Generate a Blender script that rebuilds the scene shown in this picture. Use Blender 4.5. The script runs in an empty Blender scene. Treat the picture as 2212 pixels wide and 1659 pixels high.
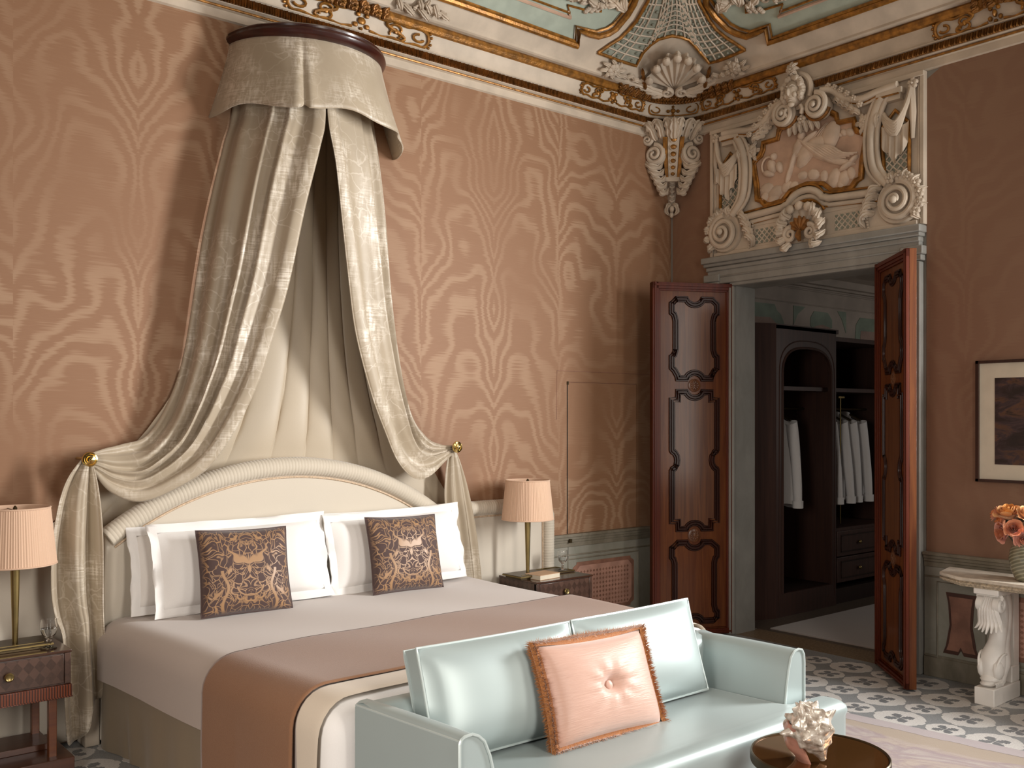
import bpy, math, random
import numpy as np
from mathutils import Vector, Matrix
random.seed(7); rng = np.random.default_rng(7)
sc = bpy.context.scene
PI = math.pi
# ------------------------------------------------------------------ camera, world, light, exposure
cam_d = bpy.data.cameras.new('camera'); cam = bpy.data.objects.new('camera', cam_d)
sc.collection.objects.link(cam); sc.camera = cam
cam.location = (-6.169, -5.497, 1.7)
cam.rotation_euler = (PI/2, 0, -math.radians(40.409))
cam_d.sensor_width = 36; cam_d.lens = 36*2094.32/2212
cam_d.shift_x = -(1160-1106)/2212; cam_d.shift_y = (906-829.5)/2212
cam_d.clip_start = .05
sc.view_settings.view_transform = 'Standard'; sc.view_settings.look = 'None'
sc.view_settings.gamma = 1; sc.view_settings.use_curve_mapping = False
sc.view_settings.exposure = -0.4
sc.cycles.max_bounces = 8; sc.cycles.diffuse_bounces = 5; sc.cycles.glossy_bounces = 4; sc.cycles.transmission_bounces = 8
sc.cycles.caustics_reflective = False; sc.cycles.caustics_refractive = False
sc.cycles.sample_clamp_indirect = 6
w = bpy.data.worlds.new('daylight'); sc.world = w; w.use_nodes = True
bg = w.node_tree.nodes['Background']; bg.inputs[0].default_value = (.93, .97, 1, 1); bg.inputs[1].default_value = 0.6
def area(name, loc, target, sx, sy, power, color, spread=180):
    l = bpy.data.lights.new(name, 'AREA'); l.shape = 'RECTANGLE'; l.size = sx; l.size_y = sy; l.energy = power; l.color = color
    l.spread = math.radians(spread)
    o = bpy.data.objects.new(name, l); sc.collection.objects.link(o); o.location = loc
    o.rotation_euler = (Vector(target)-Vector(loc)).to_track_quat('-Z', 'Y').to_euler(); return o
area('window_light', (.17, -4.35, 2.5), (-3.6, -.2, 2.45), .75, 2.2, 320, (1, .99, .97), 130)
area('window_soft', (-1.1, -6.6, 2.1), (-2.2, 0, 1.5), .75, 2.5, 48, (1, .93, .84))
area('south_fill', (-3.9, -6.42, 2.1), (-3.9, -1.5, .6), .95, 2.8, 70, (1, .93, .85), 130)  # added fill lamp behind the camera; no window known on this stretch
area('west_fill', (-7.66, -4.2, 1.9), (-4.2, -2.2, .3), 1.2, 2.2, 50, (1, .93, .85), 100)  # added lamp to lift the left-facing sides; no west window known
area('dressing_fill', (3.6, -3.21, 2.0), (1.5, 0, 1.4), 1.2, 1.8, 10, (1, .95, .88))  # added dim ambient lamp for the dressing room, not a known window
# ------------------------------------------------------------------ material helpers
def srgb(h):
    h = h.lstrip('#'); c = [int(h[i:i+2], 16)/255 for i in (0, 2, 4)]
    return tuple(x/12.92 if x <= .04045 else ((x+.055)/1.055)**2.4 for x in c)+(1,)
class NT:
    def __init__(s, name):
        s.m = bpy.data.materials.new(name); s.m.use_nodes = True; s.t = s.m.node_tree; s.b = s.t.nodes['Principled BSDF']
    def n(s, typ, props=None, **ins):
        nd = s.t.nodes.new('ShaderNode'+typ)
        for k, v in (props or {}).items(): setattr(nd, k, v)
        for k, v in ins.items(): s.set(nd, k, v)
        return nd
    def set(s, nd, k, v):
        i = nd.inputs[int(k[1:])] if k[0] == 'i' and k[1:].isdigit() else nd.inputs[k.replace('_', ' ')]
        if isinstance(v, bpy.types.Node): v = v.outputs[0]
        if isinstance(v, bpy.types.NodeSocket): s.t.links.new(v, i)
        else: i.default_value = v
    def math(s, op, a, b=0.0, c=0.0):
        nd = s.n('Math', {'operation': op}, i0=a, i1=b)
        if op in ('SMOOTH_MIN', 'PINGPONG', 'WRAP', 'COMPARE', 'MULTIPLY_ADD'): s.set(nd, 'i2', c)
        return nd.outputs[0]
    def mix(s, f, a, b):
        nd = s.n('Mix', {'data_type': 'RGBA'})
        s.set(nd, 'i0', f); s.set(nd, 'i6', a); s.set(nd, 'i7', b); return nd.outputs[2]
    def ramp(s, f, stops):
        nd = s.n('ValToRGB', i0=f); e = nd.color_ramp.elements
        while len(e) < len(stops): e.new(.5)
        for el, (p, c) in zip(e, stops):
            el.position = p; el.color = c if isinstance(c, tuple) else (c, c, c, 1)
        return nd.outputs[0]
    def obj(s): return s.n('TexCoord').outputs['Object']
    def gen(s): return s.n('TexCoord').outputs['Generated']
    def sep(s, v):
        nd = s.n('SeparateXYZ', i0=v); return nd.outputs
    def comb(s, x, y, z=0.0): return s.n('CombineXYZ', i0=x, i1=y, i2=z).outputs[0]
    def noise(s, v, scale, detail=2.0, rough=.5, dist=0.0):
        nd = s.n('TexNoise', Scale=scale, Detail=detail, Roughness=rough, Distortion=dist); s.set(nd, 'Vector', v); return nd.outputs[0]
    def scalev(s, v, k):
        nd = s.n('Mapping', i0=v); nd.inputs['Scale'].default_value = k; return nd.outputs[0]
    def smooth(s, x, lo, hi):
        nd = s.n('MapRange', {'interpolation_type': 'SMOOTHSTEP'}, i0=x, i1=lo, i2=hi); return nd.outputs[0]
    def bump(s, h, strength=.3, dist=.01):
        nd = s.n('Bump', Strength=strength, Distance=dist, Height=h); s.set(s.b, 'Normal', nd.outputs[0])
    def P(s, **k):
        for a, v in k.items(): s.set(s.b, a, v)
        return s
def mat(name, c, rough=.6, metal=0.0, var=.06, scale=8., sheen=0.0, coat=0.0, bump=0.0, bscale=60., stretch=(1, 1, 1)):
    t = NT(name); c = srgb(c) if isinstance(c, str) else c
    v = t.scalev(t.obj(), stretch)
    f = t.noise(v, scale, 4.)
    d = tuple(x*(1-var*2.2) for x in c[:3])+(1,); l = tuple(min(1, x*(1+var*2.2)) for x in c[:3])+(1,)
    t.P(Base_Color=t.mix(t.smooth(f, .3, .7), d, l), Roughness=rough, Metallic=metal)
    if sheen: t.P(Sheen_Weight=sheen, Sheen_Roughness=.4)
    if coat: t.P(Coat_Weight=coat, Coat_Roughness=.12)
    if bump: t.bump(t.noise(v, bscale, 3.), bump, .004)
    return t.m
# ------------------------------------------------------------------ geometry helpers
class G:
    def __init__(s): s.v = []; s.f = []; s.m = []; s.s = []
    def add(s, vs, fs, mi=0, smooth=True, M=None):
        o = len(s.v)
        if M is not None: vs = [tuple(M @ Vector(v)) for v in vs]
        s.v += [tuple(map(float, v)) for v in vs]
        for f in fs: s.f.append(tuple(i+o for i in f)); s.m.append(mi); s.s.append(smooth)
        return s
    def box(s, a, b, mi=0, M=None):
        (x0, y0, z0), (x1, y1, z1) = a, b
        x0, x1 = min(x0, x1), max(x0, x1); y0, y1 = min(y0, y1), max(y0, y1); z0, z1 = min(z0, z1), max(z0, z1)
        return s.add([(x0, y0, z0), (x1, y0, z0), (x1, y1, z0), (x0, y1, z0), (x0, y0, z1), (x1, y0, z1), (x1, y1, z1), (x0, y1, z1)],
                     [(0, 3, 2, 1), (4, 5, 6, 7), (0, 1, 5, 4), (1, 2, 6, 5), (2, 3, 7, 6), (3, 0, 4, 7)], mi, False, M)
    def grid(s, fn, nu, nv, mi=0, cu=False, cv=False, smooth=True, flip=False, M=None):
        nu_, nv_ = (nu if cu else nu+1), (nv if cv else nv+1)
        vs = [fn(i/nu, j/nv) for i in range(nu_) for j in range(nv_)]
        fs = []
        for i in range(nu):
            for j in range(nv):
                a = i*nv_+j; b = ((i+1) % nu_)*nv_+j; c = ((i+1) % nu_)*nv_+(j+1) % nv_; d = i*nv_+(j+1) % nv_
                fs.append((a, d, c, b) if flip else (a, b, c, d))
        return s.add(vs, fs, mi, smooth, M)
    def lathe(s, prof, n=24, mi=0, c=(0, 0, 0), M=None, fl=None, capb=True, capt=True):
        k = len(prof)
        def fn(i, j):
            r, z = prof[j]; a = 2*PI*i/n
            if fl: r = r*(1+fl[1]*math.cos(fl[0]*a))
            return (c[0]+r*math.cos(a), c[1]+r*math.sin(a), c[2]+z)
        vs = [fn(i, j) for i in range(n) for j in range(k)]
        fs = [(i*k+j, ((i+1) % n)*k+j, ((i+1) % n)*k+j+1, i*k+j+1) for i in range(n) for j in range(k-1)]
        if capb and prof[0][0] > 1e-5: fs.append(tuple(i*k for i in reversed(range(n))))
        if capt and prof[-1][0] > 1e-5: fs.append(tuple(i*k+k-1 for i in range(n)))
        return s.add(vs, fs, mi, True, M)
    def tube(s, path, r, n=8, mi=0, closed=False, M=None, caps=True, flat=None):
        p = [Vector(q) for q in path]; m = len(p)
        rs = r if isinstance(r, (list, tuple)) else [r]*m
        up = None; rings = []
        for i in range(m):
            if closed: t = p[(i+1) % m]-p[i-1]
            else: t = p[min(i+1, m-1)]-p[max(i-1, 0)]
            if t.length < 1e-9: t = Vector((0, 0, 1))
            t.normalize()
            if up is None:
                up = Vector(flat) if flat is not None else Vector((0, 0, 1))
                if abs(t.dot(up)) > .95: up = Vector((1, 0, 0)) if abs(t.x) < .9 else Vector((0, 1, 0))
            a = up if flat is None else Vector(flat)
            a = a - t*a.dot(t)
            if a.length < 1e-6: a = up - t*up.dot(t)
            a.normalize(); up = a; b = t.cross(a)
            rings.append([p[i]+(a*math.cos(2*PI*k/n)+b*math.sin(2*PI*k/n))*rs[i] for k in range(n)])
        vs = [v for rg in rings for v in rg]; fs = []
        for i in range(m if closed else m-1):
            for k in range(n):
                a0 = i*n; b0 = ((i+1) % m)*n
                fs.append((a0+k, a0+(k+1) % n, b0+(k+1) % n, b0+k))
        if caps and not closed:
            fs.append(tuple(reversed(range(n)))); fs.append(tuple((m-1)*n+k for k in range(n)))
        return s.add(vs, fs, mi, True, M)
    def blob(s, c, r, n=10, mi=0, M=None, k=6):
        if not isinstance(r, (tuple, list)): r = (r, r, r)
        vs = [(c[0], c[1], c[2]-r[2])]
        for j in range(1, k):
            t = -PI/2+PI*j/k
            for i in range(n):
                a = 2*PI*i/n; vs.append((c[0]+r[0]*math.cos(t)*math.cos(a), c[1]+r[1]*math.cos(t)*math.sin(a), c[2]+r[2]*math.sin(t)))
        vs.append((c[0], c[1], c[2]+r[2])); L = len(vs)-1; fs = []
        for i in range(n):
            fs.append((0, 1+(i+1) % n, 1+i))
            for j in range(k-2):
                a = 1+j*n; fs.append((a+i, a+(i+1) % n, a+n+(i+1) % n, a+n+i))
            a = 1+(k-2)*n; fs.append((a+i, a+(i+1) % n, L))
        return s.add(vs, fs, mi, True, M)
    def prism(s, poly, z0, z1, mi=0, M=None, smooth=False):
        n = len(poly)
        ar = sum(poly[i][0]*poly[(i+1) % n][1]-poly[(i+1) % n][0]*poly[i][1] for i in range(n))
        if ar < 0: poly = poly[::-1]
        vs = [(x, y, z0) for x, y in poly]+[(x, y, z1) for x, y in poly]
        fs = [tuple(reversed(range(n))), tuple(range(n, 2*n))]+[(i, (i+1) % n, n+(i+1) % n, n+i) for i in range(n)]
        return s.add(vs, fs, mi, smooth, M)
    def spiral(s, r0, r1, turns, tr0, tr1, a0=0., cw=1, mi=0, M=None, n=40, sec=8, dome=0.0):
        p = []; rs = []
        for i in range(n+1):
            t = i/n; a = a0+cw*2*PI*turns*t; r = r0+(r1-r0)*t
            p.append((r*math.cos(a), r*math.sin(a), dome*t)); rs.append(tr0+(tr1-tr0)*t)
        return s.tube(p, rs, sec, mi, M=M, flat=(0, 0, 1))
    def leaf(s, path, wid, nrm=(0, 0, 1), lobes=4, arch=.35, mi=0, M=None, n=22, thick=.0):
        """acanthus-like leaf: ribbon along path, lobed edges, arched across."""
        P_ = [Vector(q) for q in path]; nrm = Vector(nrm); vs = []; fs = []
        seg = len(P_)-1; C = 7
        for i in range(n+1):
            t = i/n; f = t*seg; k = min(int(f), seg-1); q = f-k
            p0 = P_[max(k-1, 0)]; p1 = P_[k]; p2 = P_[k+1]; p3 = P_[min(k+2, seg)]
            pt = .5*((2*p1)+(-p0+p2)*q+(2*p0-5*p1+4*p2-p3)*q*q+(-p0+3*p1-3*p2+p3)*q**3)
            tg = (.5*((-p0+p2)+2*(2*p0-5*p1+4*p2-p3)*q+3*(-p0+3*p1-3*p2+p3)*q*q)).normalized()
            sd = tg.cross(nrm).normalized(); up = sd.cross(tg)
            wv = wid*(math.sin(PI*min(1, t*.92+.08))**.6)*(.62+.38*abs(math.sin(PI*lobes*t)))
            for j in range(C):
                e = (j/(C-1)*2-1); h = arch*wid*(1-e*e)+.12*wid*math.cos(3*PI*e)
                vs.append(pt+sd*e*wv+up*h-tg*abs(e)*wv*.5)
        for i in range(n):
            for j in range(C-1):
                a = i*C+j; fs.append((a, a+1, a+C+1, a+C))
        return s.add(vs, fs, mi, True, M)
    def flower(s, c, r, M=None, mi=0, petals=5, h=.4):
        for k in range(petals):
            a = 2*PI*k/petals+.3
            s.blob((c[0]+.55*r*math.cos(a), c[1]+.55*r*math.sin(a), c[2]+h*r*.5), (r*.46, r*.46, r*h*.6), 8, mi, M, 5)
        return s.blob((c[0], c[1], c[2]+h*r*.8), (r*.26, r*.26, r*h*.7), 8, mi, M, 5)
    def shell(s, r, M=None, mi=0, ribs=9, span=2.6, h=.25, n=14, dish=False):
        def fn(u, v):
            a = PI/2+(u-.5)*span; t = .06+.94*v
            rr = r*t*(1+.07*t*math.cos(2*PI*ribs*u+PI))*(1-.06*abs(u-.5)*2)
            z = r*h*((1-(2*u-1)**2)*.5*math.sin(PI*min(1, t*.9))+.16*t*math.cos(2*PI*ribs*u+PI))+r*h*.3*(t*t)
            return (rr*math.cos(a), rr*math.sin(a), z)
        return s.grid(fn, ribs*6, n, mi, M=M)
    def sweepx(s, prof, f, n, mi=0, closed=False):
        """prof: list of (o, z); f(o, z, i) -> point at station i (0..n)."""
        k = len(prof); vs = [f(o, z, i) for i in range(n+1) for o, z in prof]
        fs = [(i*k+j, (i+1)*k+j, (i+1)*k+j+1, i*k+j+1) for i in range(n) for j in range(k-1)]
        return s.add(vs, fs, mi, False)
NAMES = {}
def origin(o):
    v = Vector((0, 0, 0))
    while o is not None: v = v+o.location; o = o.parent
    return v
def obj(name, g, mats, parent=None, ang=35, bevel=0.0, loc=None, seg=2):
    me = bpy.data.meshes.new(name)
    off = origin(parent) if parent is not None else Vector(loc or (0, 0, 0))
    me.from_pydata([(x-off.x, y-off.y, z-off.z) for x, y, z in g.v], [], g.f)
    for m in (mats if isinstance(mats, (list, tuple)) else [mats]): me.materials.append(m)
    me.polygons.foreach_set('material_index', g.m); me.polygons.foreach_set('use_smooth', [True]*len(g.s))
    me.update(); me.set_sharp_from_angle(angle=math.radians(ang))
    o = bpy.data.objects.new(name, me); sc.collection.objects.link(o)
    if parent is not None: o.parent = parent
    elif loc: o.location = loc
    if bevel:
        b = o.modifiers.new('bevel', 'BEVEL'); b.width = bevel; b.segments = seg; b.limit_method = 'ANGLE'; b.angle_limit = math.radians(40)
        b.harden_normals = False
    return o
def tag(o, label, cat, group=None):
    o['label'] = label; o['category'] = cat
    if group: o['group'] = group
    return o
def thing(name, label, cat, loc=(0, 0, 0), group=None):
    o = bpy.data.objects.new(name, None); sc.collection.objects.link(o); o.location = loc; o.empty_display_size = .1
    return tag(o, label, cat, group)
def struct(o, label=None):
    o['kind'] = 'structure'
    if label: o['label'] = label
    return o
def stuff(o): o['kind'] = 'stuff'; return o
def frame(o, ex, ey, ez): return Matrix(((ex[0], ey[0], ez[0], o[0]), (ex[1], ey[1], ez[1], o[1]), (ex[2], ey[2], ez[2], o[2]), (0, 0, 0, 1)))
def crom(pts, n):
    P_ = [Vector(p) for p in pts]; L = [0.0]
    for a, b in zip(P_, P_[1:]): L.append(L[-1]+(b-a).length)
    out = []
    for i in range(n+1):
        d = L[-1]*i/n; k = 0
        while k < len(P_)-2 and d > L[k+1]: k += 1
        q = (d-L[k])/max(1e-9, L[k+1]-L[k])
        p0 = P_[max(k-1, 0)]; p1 = P_[k]; p2 = P_[k+1]; p3 = P_[min(k+2, len(P_)-1)]
        out.append(.5*((2*p1)+(-p0+p2)*q+(2*p0-5*p1+4*p2-p3)*q*q+(-p0+3*p1-3*p2+p3)*q**3))
    return out
def arcpts(c, r, a0, a1, n): return [(c[0]+r*math.cos(a0+(a1-a0)*i/n), c[1]+r*math.sin(a0+(a1-a0)*i/n)) for i in range(n+1)]
# ------------------------------------------------------------------ materials
def moire(name, axis, c_base, c_light):
    t = NT(name); x, y, z = t.sep(t.obj()); u = x if axis == 'x' else y
    uu = t.math('PINGPONG', t.math('ADD', u, 5.0), .62)
    pan = t.math('FLOOR', t.math('DIVIDE', t.math('ADD', u, 5.0), 1.24))
    fine = t.noise(t.comb(t.math('MULTIPLY', u, 2.2), t.math('MULTIPLY', z, 95.)), 1., 2.)
    big = t.noise(t.comb(t.math('MULTIPLY', uu, 1.5), t.math('ADD', t.math('MULTIPLY', z, 1.2), t.math('MULTIPLY', pan, 3.7))), 1., 2.2, .45)
    ed = t.math('POWER', t.math('ABSOLUTE', t.math('SUBTRACT', t.math('MULTIPLY', uu, 3.226), 1.0)), 2.0)
    phi = t.math('ADD', t.math('MULTIPLY', big, 10.5), t.math('MULTIPLY', ed, 2.0))
    phi = t.math('ADD', phi, t.math('ADD', t.math('MULTIPLY', z, 3.6), t.math('MULTIPLY', fine, .75)))
    st = t.math('SINE', t.math('MULTIPLY', phi, 6.2832))
    st = t.smooth(st, -.5, 1.0)
    soft = t.noise(t.comb(t.math('MULTIPLY', u, 1.1), t.math('MULTIPLY', z, .8)), 1., 2.)
    st = t.math('MULTIPLY', st, t.smooth(soft, .28, .62))
    thr = t.noise(t.comb(t.math('MULTIPLY', u, 7.), t.math('MULTIPLY', z, 330.)), 1., 2.)
    st = t.math('ADD', t.math('MULTIPLY', st, .8), t.math('MULTIPLY', t.math('SUBTRACT', thr, .5), .55))
    t.P(Base_Color=t.mix(st, srgb(c_base), srgb(c_light)), Roughness=.62, Sheen_Weight=.15)
    return t.m
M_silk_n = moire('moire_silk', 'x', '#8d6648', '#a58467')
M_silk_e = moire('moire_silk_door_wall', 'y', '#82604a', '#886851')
M_plaster = mat('ivory_plaster', '#c4b5a2', .6, var=.06, scale=5, bump=.12, bscale=40)
M_pinkplaster = mat('blush_plaster', '#bb9c86', .65, var=.07, scale=6, bump=.12, bscale=30)
M_pinkrelief = mat('blush_relief', '#cdb8a4', .6, var=.06, scale=9)
M_aqua = mat('pale_aqua_paint', '#a2ab9c', .6, var=.05, scale=7)
M_lattice = mat('grey_green_ground', '#85887a', .65, var=.08, scale=30)
def gold(name, c, rough, b=.35):
    t = NT(name); v = t.obj(); f = t.noise(v, 22., 4.); d = t.noise(v, 6., 2.)
    t.P(Base_Color=t.mix(t.smooth(f, .3, .75), tuple(x*.42 for x in srgb(c)[:3])+(1,), srgb(c)), Metallic=.4, Roughness=t.math('ADD', rough, t.math('MULTIPLY', d, .15)))
    t.bump(t.noise(v, 70., 3.), b, .006); return t.m
M_gold = gold('worn_gilding', '#b07832', .3); M_gold_leaf = gold('carved_gilding', '#a06c34', .36, .8)
def marble_paint(name, a, b, sc_=3., rough=.55):
    t = NT(name); v = t.scalev(t.obj(), (1, 1, .6)); f = t.noise(v, sc_, 6., .6, 1.2); g = t.noise(v, 14., 4.)
    c = t.mix(t.smooth(f, .3, .7), srgb(a), srgb(b)); c = t.mix(t.math('MULTIPLY', g, .25), c, srgb('#5c564c'))
    t.P(Base_Color=c, Roughness=rough); return t.m
M_stone = marble_paint('grey_stone', '#8a8983', '#9b9993'); M_wain = marble_paint('painted_dado', '#8b8a7c', '#9b978b', 4.)
M_rail = marble_paint('painted_rail', '#706857', '#8a8272', 5.)
M_red = mat('terracotta_paint', '#8b6250', .6, var=.1, scale=12)
M_dadolight = mat('rose_paint', '#b58a78', .6, var=.06, scale=10)
def wood(name, a, b, rough, coat, sx=(14, 14, .7), spec=.4):
    t = NT(name); v = t.scalev(t.obj(), sx); f = t.noise(v, 2.2, 6., .6, .6); g = t.noise(t.scalev(t.obj(), (60, 60, 2)), 2., 3.)
    c = t.mix(t.smooth(f, .25, .75), srgb(a), srgb(b)); c = t.mix(t.math('MULTIPLY', g, .22), c, srgb('#1b0b06'))
    t.P(Base_Color=c, Roughness=rough, Coat_Weight=coat, Coat_Roughness=.15, Specular_IOR_Level=spec); t.bump(g, .08, .002); return t.m
M_door = wood('walnut_veneer', '#55280f', '#75421d', .5, .28, spec=.2)
M_doorframe = wood('mahogany_stile', '#4c1b0c', '#652a14', .5, .18, spec=.2)
M_doorinlay = wood('pale_walnut', '#512c16', '#744726', .45, .32, (24, 24, .8))
M_doordark = wood('dark_moulding', '#230d06', '#38170b', .45, .2, spec=.2)
M_crown = wood('dark_mahogany', '#2c0f09', '#3f170e', .3, .4, (3, 3, 3))
M_ward = wood('dark_oak', '#3a2620', '#4a3128', .5, .1)
M_wardin = wood('dark_oak_inside', '#23150f', '#2e1c15', .6, .0)
M_night = wood('nightstand_walnut', '#5b2f1a', '#74411f', .35, .35, (.8, 14, 14))
def marquetry():
    t = NT('diamond_marquetry'); x, y, z = t.sep(t.obj()); q = t.math('ADD', x, y); k = 1/.048
    a = t.math('FLOOR', t.math('MULTIPLY', t.math('ADD', q, t.math('MULTIPLY', z, .8)), k)); b = t.math('FLOOR', t.math('MULTIPLY', t.math('SUBTRACT', q, t.math('MULTIPLY', z, .8)), k))
    ch = t.math('MODULO', t.math('ABSOLUTE', t.math('ADD', a, b)), 2.)
    n = t.n('TexWhiteNoise', {'noise_dimensions': '2D'}); t.set(n, 'Vector', t.comb(a, b))
    c = t.mix(ch, srgb('#38261d'), srgb('#523b31')); c = t.mix(t.math('MULTIPLY', n.outputs[0], .55), c, srgb('#241510'))
    g = t.noise(t.scalev(t.obj(), (30, 30, 30)), 3., 3.); c = t.mix(t.math('MULTIPLY', g, .3), c, srgb('#6a4b3b'))
    t.P(Base_Color=c, Roughness=.34, Coat_Weight=.35, Coat_Roughness=.15); return t.m
M_marq = marquetry()
def reeded():
    t = NT('reeded_wood'); x, y, z = t.sep(t.obj()); s_ = t.math('SINE', t.math('MULTIPLY', t.math('ADD', x, y), 520.))
    t.P(Base_Color=t.mix(t.smooth(s_, -1, 1), srgb('#351509'), srgb('#7d3c1e')), Roughness=.4, Coat_Weight=.3); t.bump(s_, .4, .003); return t.m
M_reed = reeded()
M_nightin = wood('nightstand_shelf', '#4a2c1f', '#5f3b2a', .35, .3, (.8, 14, 14))
M_brass = mat('aged_brass', '#8d7b50', .32, .9, var=.05); M_polished = mat('polished_brass', '#d9be7c', .14, 1., var=.02)
M_darkbrass = mat('dark_bronze', '#4a3d28', .35, .7, var=.08)
def cloth(name, c, c2, sc_=300., rough=.8, sheen=.3, bump=.15, var=.5, spec=.3):
    t = NT(name); v = t.obj(); f = t.noise(v, sc_, 2.); g = t.noise(v, 3., 3.)
    t.P(Base_Color=t.mix(t.math('ADD', t.math('MULTIPLY', f, var), t.math('MULTIPLY', t.math('SUBTRACT', g, .5), .3)), srgb(c), srgb(c2)), Roughness=rough, Sheen_Weight=sheen, Sheen_Roughness=.5, Specular_IOR_Level=spec)
    if bump: t.bump(f, bump, .0015)
    return t.m
M_white = cloth('white_linen', '#e9e6e2', '#f2f0ee', 200., .85, .1, .1)
M_grey_linen = cloth('sheet_linen', '#dfdad4', '#e9e5e0', 200., .85, .1, .1)
M_spread = cloth('greige_coverlet', '#ad9f95', '#bdafa5', 420., .9, .35, .3)
M_throw = cloth('brown_mohair', '#7d573d', '#987355', 260., .95, .25, .7)
M_cream = cloth('cream_binding', '#cfc1ae', '#dccfbd', 300., .85, .3, .2)
M_headb = cloth('cream_upholstery', '#cac0b0', '#d5ccbe', 260., .85, .3, .15)
M_ruche = cloth('cream_ruching', '#c5baa8', '#d1c7b7', 260., .75, .3, .15)
M_pipe = mat('rope_piping', '#c8b095', .7, var=.1, scale=120)
M_lining = cloth('cream_satin_lining', '#b6a791', '#c5b8a2', 260., .5, .2, .08, spec=.5)
M_skirt = cloth('bed_skirt_satin', '#84755f', '#978772', 300., .5, .2, .1)
def brocade():
    t = NT('champagne_brocade'); v = t.obj()
    vw = t.noise(v, 5., 3.); wv = t.n('VectorMath', {'operation': 'ADD'}, i0=v, i1=t.n('VectorMath', {'operation': 'SCALE'}, i0=t.n('TexNoise', Scale=7., Detail=3., i0=v).outputs[1], Scale=.12).outputs[0]).outputs[0]
    vo = t.n('TexVoronoi', {'feature': 'DISTANCE_TO_EDGE'}, Scale=10.); t.set(vo, 'Vector', wv)
    vein = t.math('SUBTRACT', 1.0, t.smooth(vo.outputs[0], .0, .055))
    tear = t.noise(t.scalev(v, (60, 60, 7)), 1., 3.); hat = t.noise(t.scalev(v, (8, 8, 130)), 1., 2.)
    patch = t.math('MULTIPLY', t.smooth(vw, .42, .6), t.smooth(t.math('ADD', t.math('MULTIPLY', tear, .6), t.math('MULTIPLY', hat, .5)), .46, .68))
    k = t.math('MAXIMUM', t.math('MULTIPLY', vein, .38), t.math('MULTIPLY', patch, .85))
    k = t.math('MULTIPLY', k, t.smooth(t.noise(v, 2.2, 2.), .34, .56))
    base = t.mix(t.noise(v, 4., 3.), srgb('#a0917b'), srgb('#b8a993'))
    t.P(Base_Color=t.mix(k, base, srgb('#e0d6c6')), Roughness=t.math('SUBTRACT', .5, t.math('MULTIPLY', k, .18)), Sheen_Weight=.2, Specular_IOR_Level=.6)
    t.bump(t.math('ADD', k, t.math('MULTIPLY', t.noise(v, 220., 2.), .4)), .18, .002); return t.m
M_brocade = brocade()
def satin(name, c, rough=.36, metal=.25):
    t = NT(name); v = t.obj(); f = t.noise(t.scalev(v, (40, 40, 40)), 1., 3.); g = t.noise(v, 2.5, 2.)
    t.P(Base_Color=t.mix(g, tuple(x*.9 for x in srgb(c)[:3])+(1,), srgb(c)), Roughness=rough, Metallic=metal, Sheen_Weight=.25, Sheen_Roughness=.3)
    t.bump(t.math('ADD', g, t.math('MULTIPLY', f, .05)), .12, .01); return t.m
M_satin = satin('aqua_satin', '#a9b6b5', .38, .22); M_satinpipe = satin('aqua_piping', '#c6d2d0', .3)
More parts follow.
